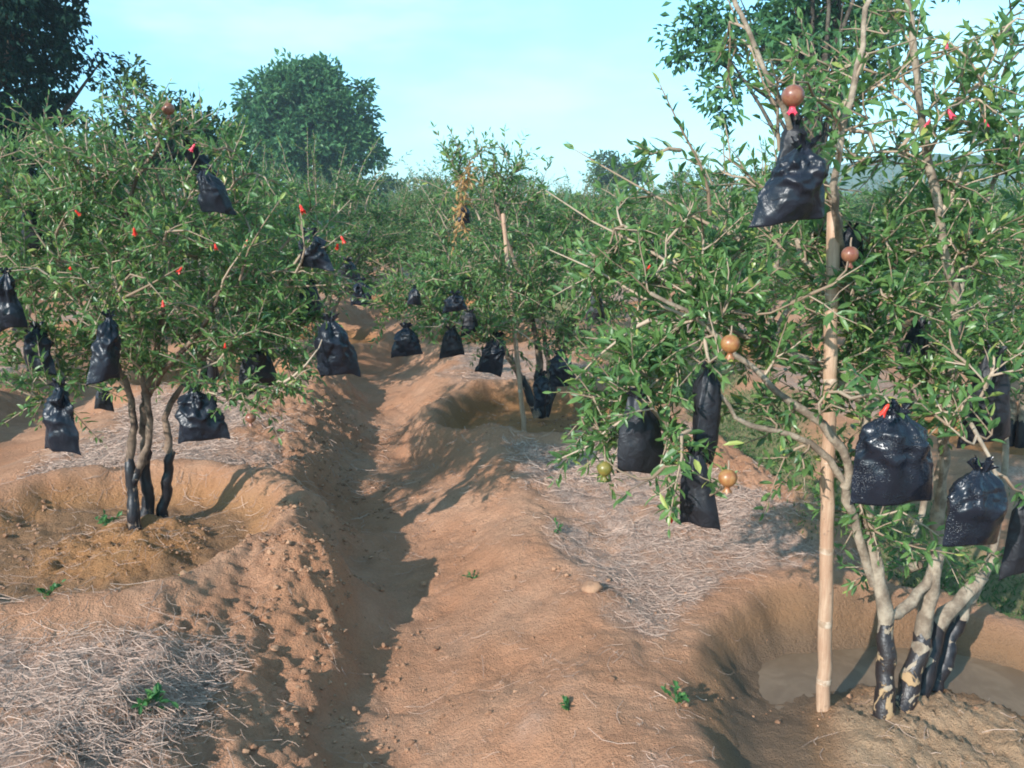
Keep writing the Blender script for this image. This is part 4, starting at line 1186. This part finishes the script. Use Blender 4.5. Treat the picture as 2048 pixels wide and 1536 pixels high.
# ------------------------------------------------------------------ ground litter
def scatter(n, x0, x1, y0, y1, rg): return rg.uniform(x0, x1, n), rg.uniform(y0, y1, n)
def make_straw():
    rg = np.random.default_rng(8)
    X, Y = [], []
    for (n, x0, x1, y0, y1) in [(80000, -2.6, 1.6, 1.8, 5.2), (24000, -3.2, 1.8, 4.5, 8.5), (9000, -1.9, -.8, 1.9, 2.7), (26000, -3.0, -.8, 4.0, 6.2)]:
        x, y = scatter(n, x0, x1, y0, y1, rg); X.append(x); Y.append(y)
    x = np.concatenate(X); y = np.concatenate(Y)
    mu, ba, we, gr, pa = masks(x, y)
    pat = fbm(x * 2.3, y * 2.3, 3, 300)
    keep = rg.random(len(x)) < np.clip(mu * (.12 + .7 * sstep(.36, .80, pat)) + .02 * (1 - we) + .10 * ba * (1 - we) * (x < 0), 0, 1) * (1 - .9 * gr)
    x, y = x[keep], y[keep]; n = len(x)
    near = ((x < -.6) & (y < 2.8)).astype(float)
    ln = (rg.gamma(2.2, .022, n) * (1 + .7 * near)).clip(.015, .2); w = rg.uniform(.0003, .0008, n) * (1 + .4 * near) * (1 + .9 * np.clip(y - 3.3, 0, 1.5)) * np.where(x > 0, 1.25, 1)
    ang = rg.uniform(0, 3.1416, n); bend = rg.normal(0, .7, n)
    m = 4
    pts = []
    for k in range(m):
        t = k / (m - 1) - .5
        a = ang + bend * t
        px_ = x + np.cos(a) * ln * t; py_ = y + np.sin(a) * ln * t
        pts.append(np.stack([px_, py_, height(px_, py_)], 1))
    lift = rg.uniform(.001, .012, n) * (1 + near); tilt = rg.normal(0, .2, n)
    C = np.stack(pts, 1)                                # n,m,3
    base = C[:, :, 2].mean(1, keepdims=True)
    C[:, :, 2] = np.maximum(C[:, :, 2] + .0015, .35 * C[:, :, 2] + .65 * base) + lift[:, None] + np.maximum(0, tilt[:, None] * (np.arange(m) / (m - 1) - .5) * ln[:, None])
    sx = -np.sin(ang)[:, None]; sy = np.cos(ang)[:, None]
    Lf = C.copy(); Lf[:, :, 0] += sx * w[:, None]; Lf[:, :, 1] += sy * w[:, None]
    Rt = C.copy(); Rt[:, :, 0] -= sx * w[:, None]; Rt[:, :, 1] -= sy * w[:, None]
    Tp = C.copy(); Tp[:, :, 2] += w[:, None] * 1.3
    V = np.stack([Lf, Tp, Rt], 2).reshape(n, m * 3, 3)   # triangular strands
    b = np.arange(n)[:, None] * (m * 3)
    F = []
    for k in range(m - 1):
        o = k * 3
        for (a_, c_) in ((0, 1), (1, 2), (2, 0)):
            F.append(np.concatenate([b + o + a_, b + o + c_, b + o + 3 + c_, b + o + 3 + a_], 1))
    T = np.repeat(rg.beta(2, 2, n), m * 3)
    tag(np_obj("dry_straw", V.reshape(-1, 3), [np.concatenate(F)], M["straw"], None, False, {"tint": T}), "dry straw mulch strewn over the beds", kind="stuff")
    return n
ns = make_straw()

def make_crumbs():
    rg = np.random.default_rng(18)
    x, y = scatter(110000, -2.4, 1.8, 1.7, 6.5, rg)
    u = u_of(x, y)
    cl = fbm(x * 5, y * 5, 3, 400)
    pr = .6 * np.exp(-((u + .38) / .26) ** 2) * sstep(.44, .60, cl) + .05 * (np.abs(u) < .6) * sstep(.5, .66, cl) + .006
    mu, ba, we, gr, pa = masks(x, y)
    pr = pr + .22 * ba * sstep(.5, .65, cl) * (1 - .8 * we)
    keep = rg.random(len(x)) < pr
    x, y = x[keep], y[keep]; n = len(x)
    r = rg.gamma(1.5, .0026, n).clip(.0012, .013)
    z = height(x, y)
    ico = np.array([(0, 0, 1), (.89, 0, .45), (.28, .85, .45), (-.72, .53, .45), (-.72, -.53, .45), (.28, -.85, .45), (.72, .53, -.45), (-.28, .85, -.45), (-.89, 0, -.45), (-.28, -.85, -.45), (.72, -.53, -.45), (0, 0, -1)])
    fc = np.array([(0, 1, 2), (0, 2, 3), (0, 3, 4), (0, 4, 5), (0, 5, 1), (1, 6, 2), (2, 7, 3), (3, 8, 4), (4, 9, 5), (5, 10, 1), (2, 6, 7), (3, 7, 8), (4, 8, 9), (5, 9, 10), (1, 10, 6), (6, 11, 7), (7, 11, 8), (8, 11, 9), (9, 11, 10), (10, 11, 6)])
    a = rg.uniform(0, 6.28, n); ca, sa = np.cos(a)[:, None], np.sin(a)[:, None]
    V = ico[None] * (1 + rg.normal(0, .22, (n, 12)))[:, :, None]
    V = np.stack([V[:, :, 0] * ca - V[:, :, 1] * sa, V[:, :, 0] * sa + V[:, :, 1] * ca, V[:, :, 2] * .75], 2) * r[:, None, None]
    V += np.stack([x, y, z + r * .35], 1)[:, None]
    F = (fc[None] + (np.arange(n) * 12)[:, None, None]).reshape(-1, 3)
    tag(np_obj("loose_soil", V.reshape(-1, 3), [F], M["crumb"], None, False, {"tint": np.repeat(rg.random(n), 12)}), "loose crumbs of orange soil on the banks and path", kind="stuff")
    return n
nc = make_crumbs()

def make_grass():
    rg = np.random.default_rng(28)
    x, y = scatter(60000, .9, 3.4, 2.6, 9.0, rg)
    mu, ba, we, gr, pa = masks(x, y)
    keep = rg.random(len(x)) < gr * .9
    x, y = x[keep], y[keep]; n = len(x)
    P = np.stack([x, y, height(x, y) - .003], 1)
    D = rg.normal(0, .55, (n, 3)); D[:, 2] = 1
    V, F, T = leaf_mesh(P, D, rg.normal(0, 1, (n, 3)), rg.uniform(.012, .038, n), rg.uniform(.002, .005, n), np.clip(rg.normal(.45, .25, n), 0, 1), .4, .1, True)
    tag(np_obj("grass", V, F, M["grass"], None, False, {"tint": T}), "short green grass in the furrow right of the bed", kind="stuff")
    return n
ng = make_grass()
print("straw", ns, "crumbs", nc, "grass", ng)

# weeds
def weed(loc, size, label, seed, nl=14, up=.5):
    rg = np.random.default_rng(seed)
    x, y = loc[0], loc[1]
    root = empty("weed", (x, y, hz(x, y)), 0, local=True)
    tag(root, label, "weed", "small weeds on the soil")
    P, D, N, L, W, T = [], [], [], [], [], []
    tb = Tubes()
    for s in range(rg.integers(4, 7)):
        a = rg.uniform(0, 6.28); d = unit(np.array([math.cos(a), math.sin(a), rg.uniform(.3, 1.6) * up * 2]))
        ln = size * 1.25 * rg.uniform(.5, 1.0)
        pts = np.array([d * ln * t + np.array([0, 0, -.25 * ln * t * t]) for t in (0, .35, .7, 1)])
        tb.add(pts, [.0022, .0018, .0014, .001], 5, .3)
        for k in range(nl // 3):
            t = rg.uniform(.3, 1); p = d * ln * t + np.array([0, 0, -.25 * ln * t * t])
            P.append(p); D.append(d + rg.normal(0, .7, 3)); N.append(UP + rg.normal(0, .35, 3)); l = size * rg.uniform(.25, .45); L.append(l); W.append(l * rg.uniform(.45, .65)); T.append(rg.uniform(.2, .8))
    V, F, T2 = leaf_mesh(P, D, N, L, W, np.array(T))
    np_obj("foliage", V, F, M["weed"], root, False, {"tint": T2})
    tb.build("stem", M["weed"], root)
weed((-1.004, 2.120, 0.123), .085, "green weed growing out of the straw at the bottom left", 1, 26, .8)
weed((0.166, 2.250, 0.046), .05, "small green weed on the path at the bottom centre", 2, 16, .6)
weed((0.482, 2.250, 0.049), .06, "grassy weed on the left rim of the near right basin", 3, 16, .8)
weed((-1.554, 2.650, 0.279), .055, "pale weed at the front left inside the left basin", 4, 18, .5)
weed((-1.863, 3.720, 0.223), .085, "leafy weed behind the black stems in the left basin", 5, 20, .4)
weed((-1.288, 2.900, 0.286), .05, "left of two weeds in front of the mound in the left basin", 6, 16, .5)
weed((-1.216, 2.920, 0.283), .055, "right of two weeds in front of the mound in the left basin", 7, 16, .5)
weed((-0.168, 3.400, 0.135), .045, "faint green weed in the middle of the path", 8, 14, .5)
weed((0.204, 3.600, 0.159), .05, "tiny weed in the straw right of the path", 9, 14, .5)
weed((-1.396, 2.750, 0.270), .035, "smallest weed near the front rim of the left basin", 10, 10, .4)

# one big clod lying on the straw
def clod(loc, r, label, seed):
    rg = np.random.default_rng(seed)
    n, m = 22, 14; V = []
    for j in range(m + 1):
        ph = math.pi * j / m
        for i in range(n):
            th = 2 * math.pi * i / n
            V.append((math.sin(ph) * math.cos(th), math.sin(ph) * math.sin(th), math.cos(ph)))
    V = np.array(V)
    nn = fbm(V[:, 0] * 1.7 + 9, V[:, 1] * 1.7 + V[:, 2] * 1.3, 4, seed)
    V = V * (.65 + .7 * nn)[:, None] * np.array([1.2, .9, .72]) * r
    i = np.arange((m + 1) * n).reshape(m + 1, n)
    q = np.stack([i[:-1], i[1:], np.roll(i[1:], -1, 1), np.roll(i[:-1], -1, 1)], -1).reshape(-1, 4)
    x, y = loc[0], loc[1]
    o = np_obj("dirt_clod", V, [q], M["stone"])
    o.location = (x, y, hz(x, y) + r * .35)
    tag(o, label, "clod", "lumps of hard earth")
clod((0.298, 2.950, 0.109), .034, "fist sized pale clod on the straw left of the near right basin", 3)
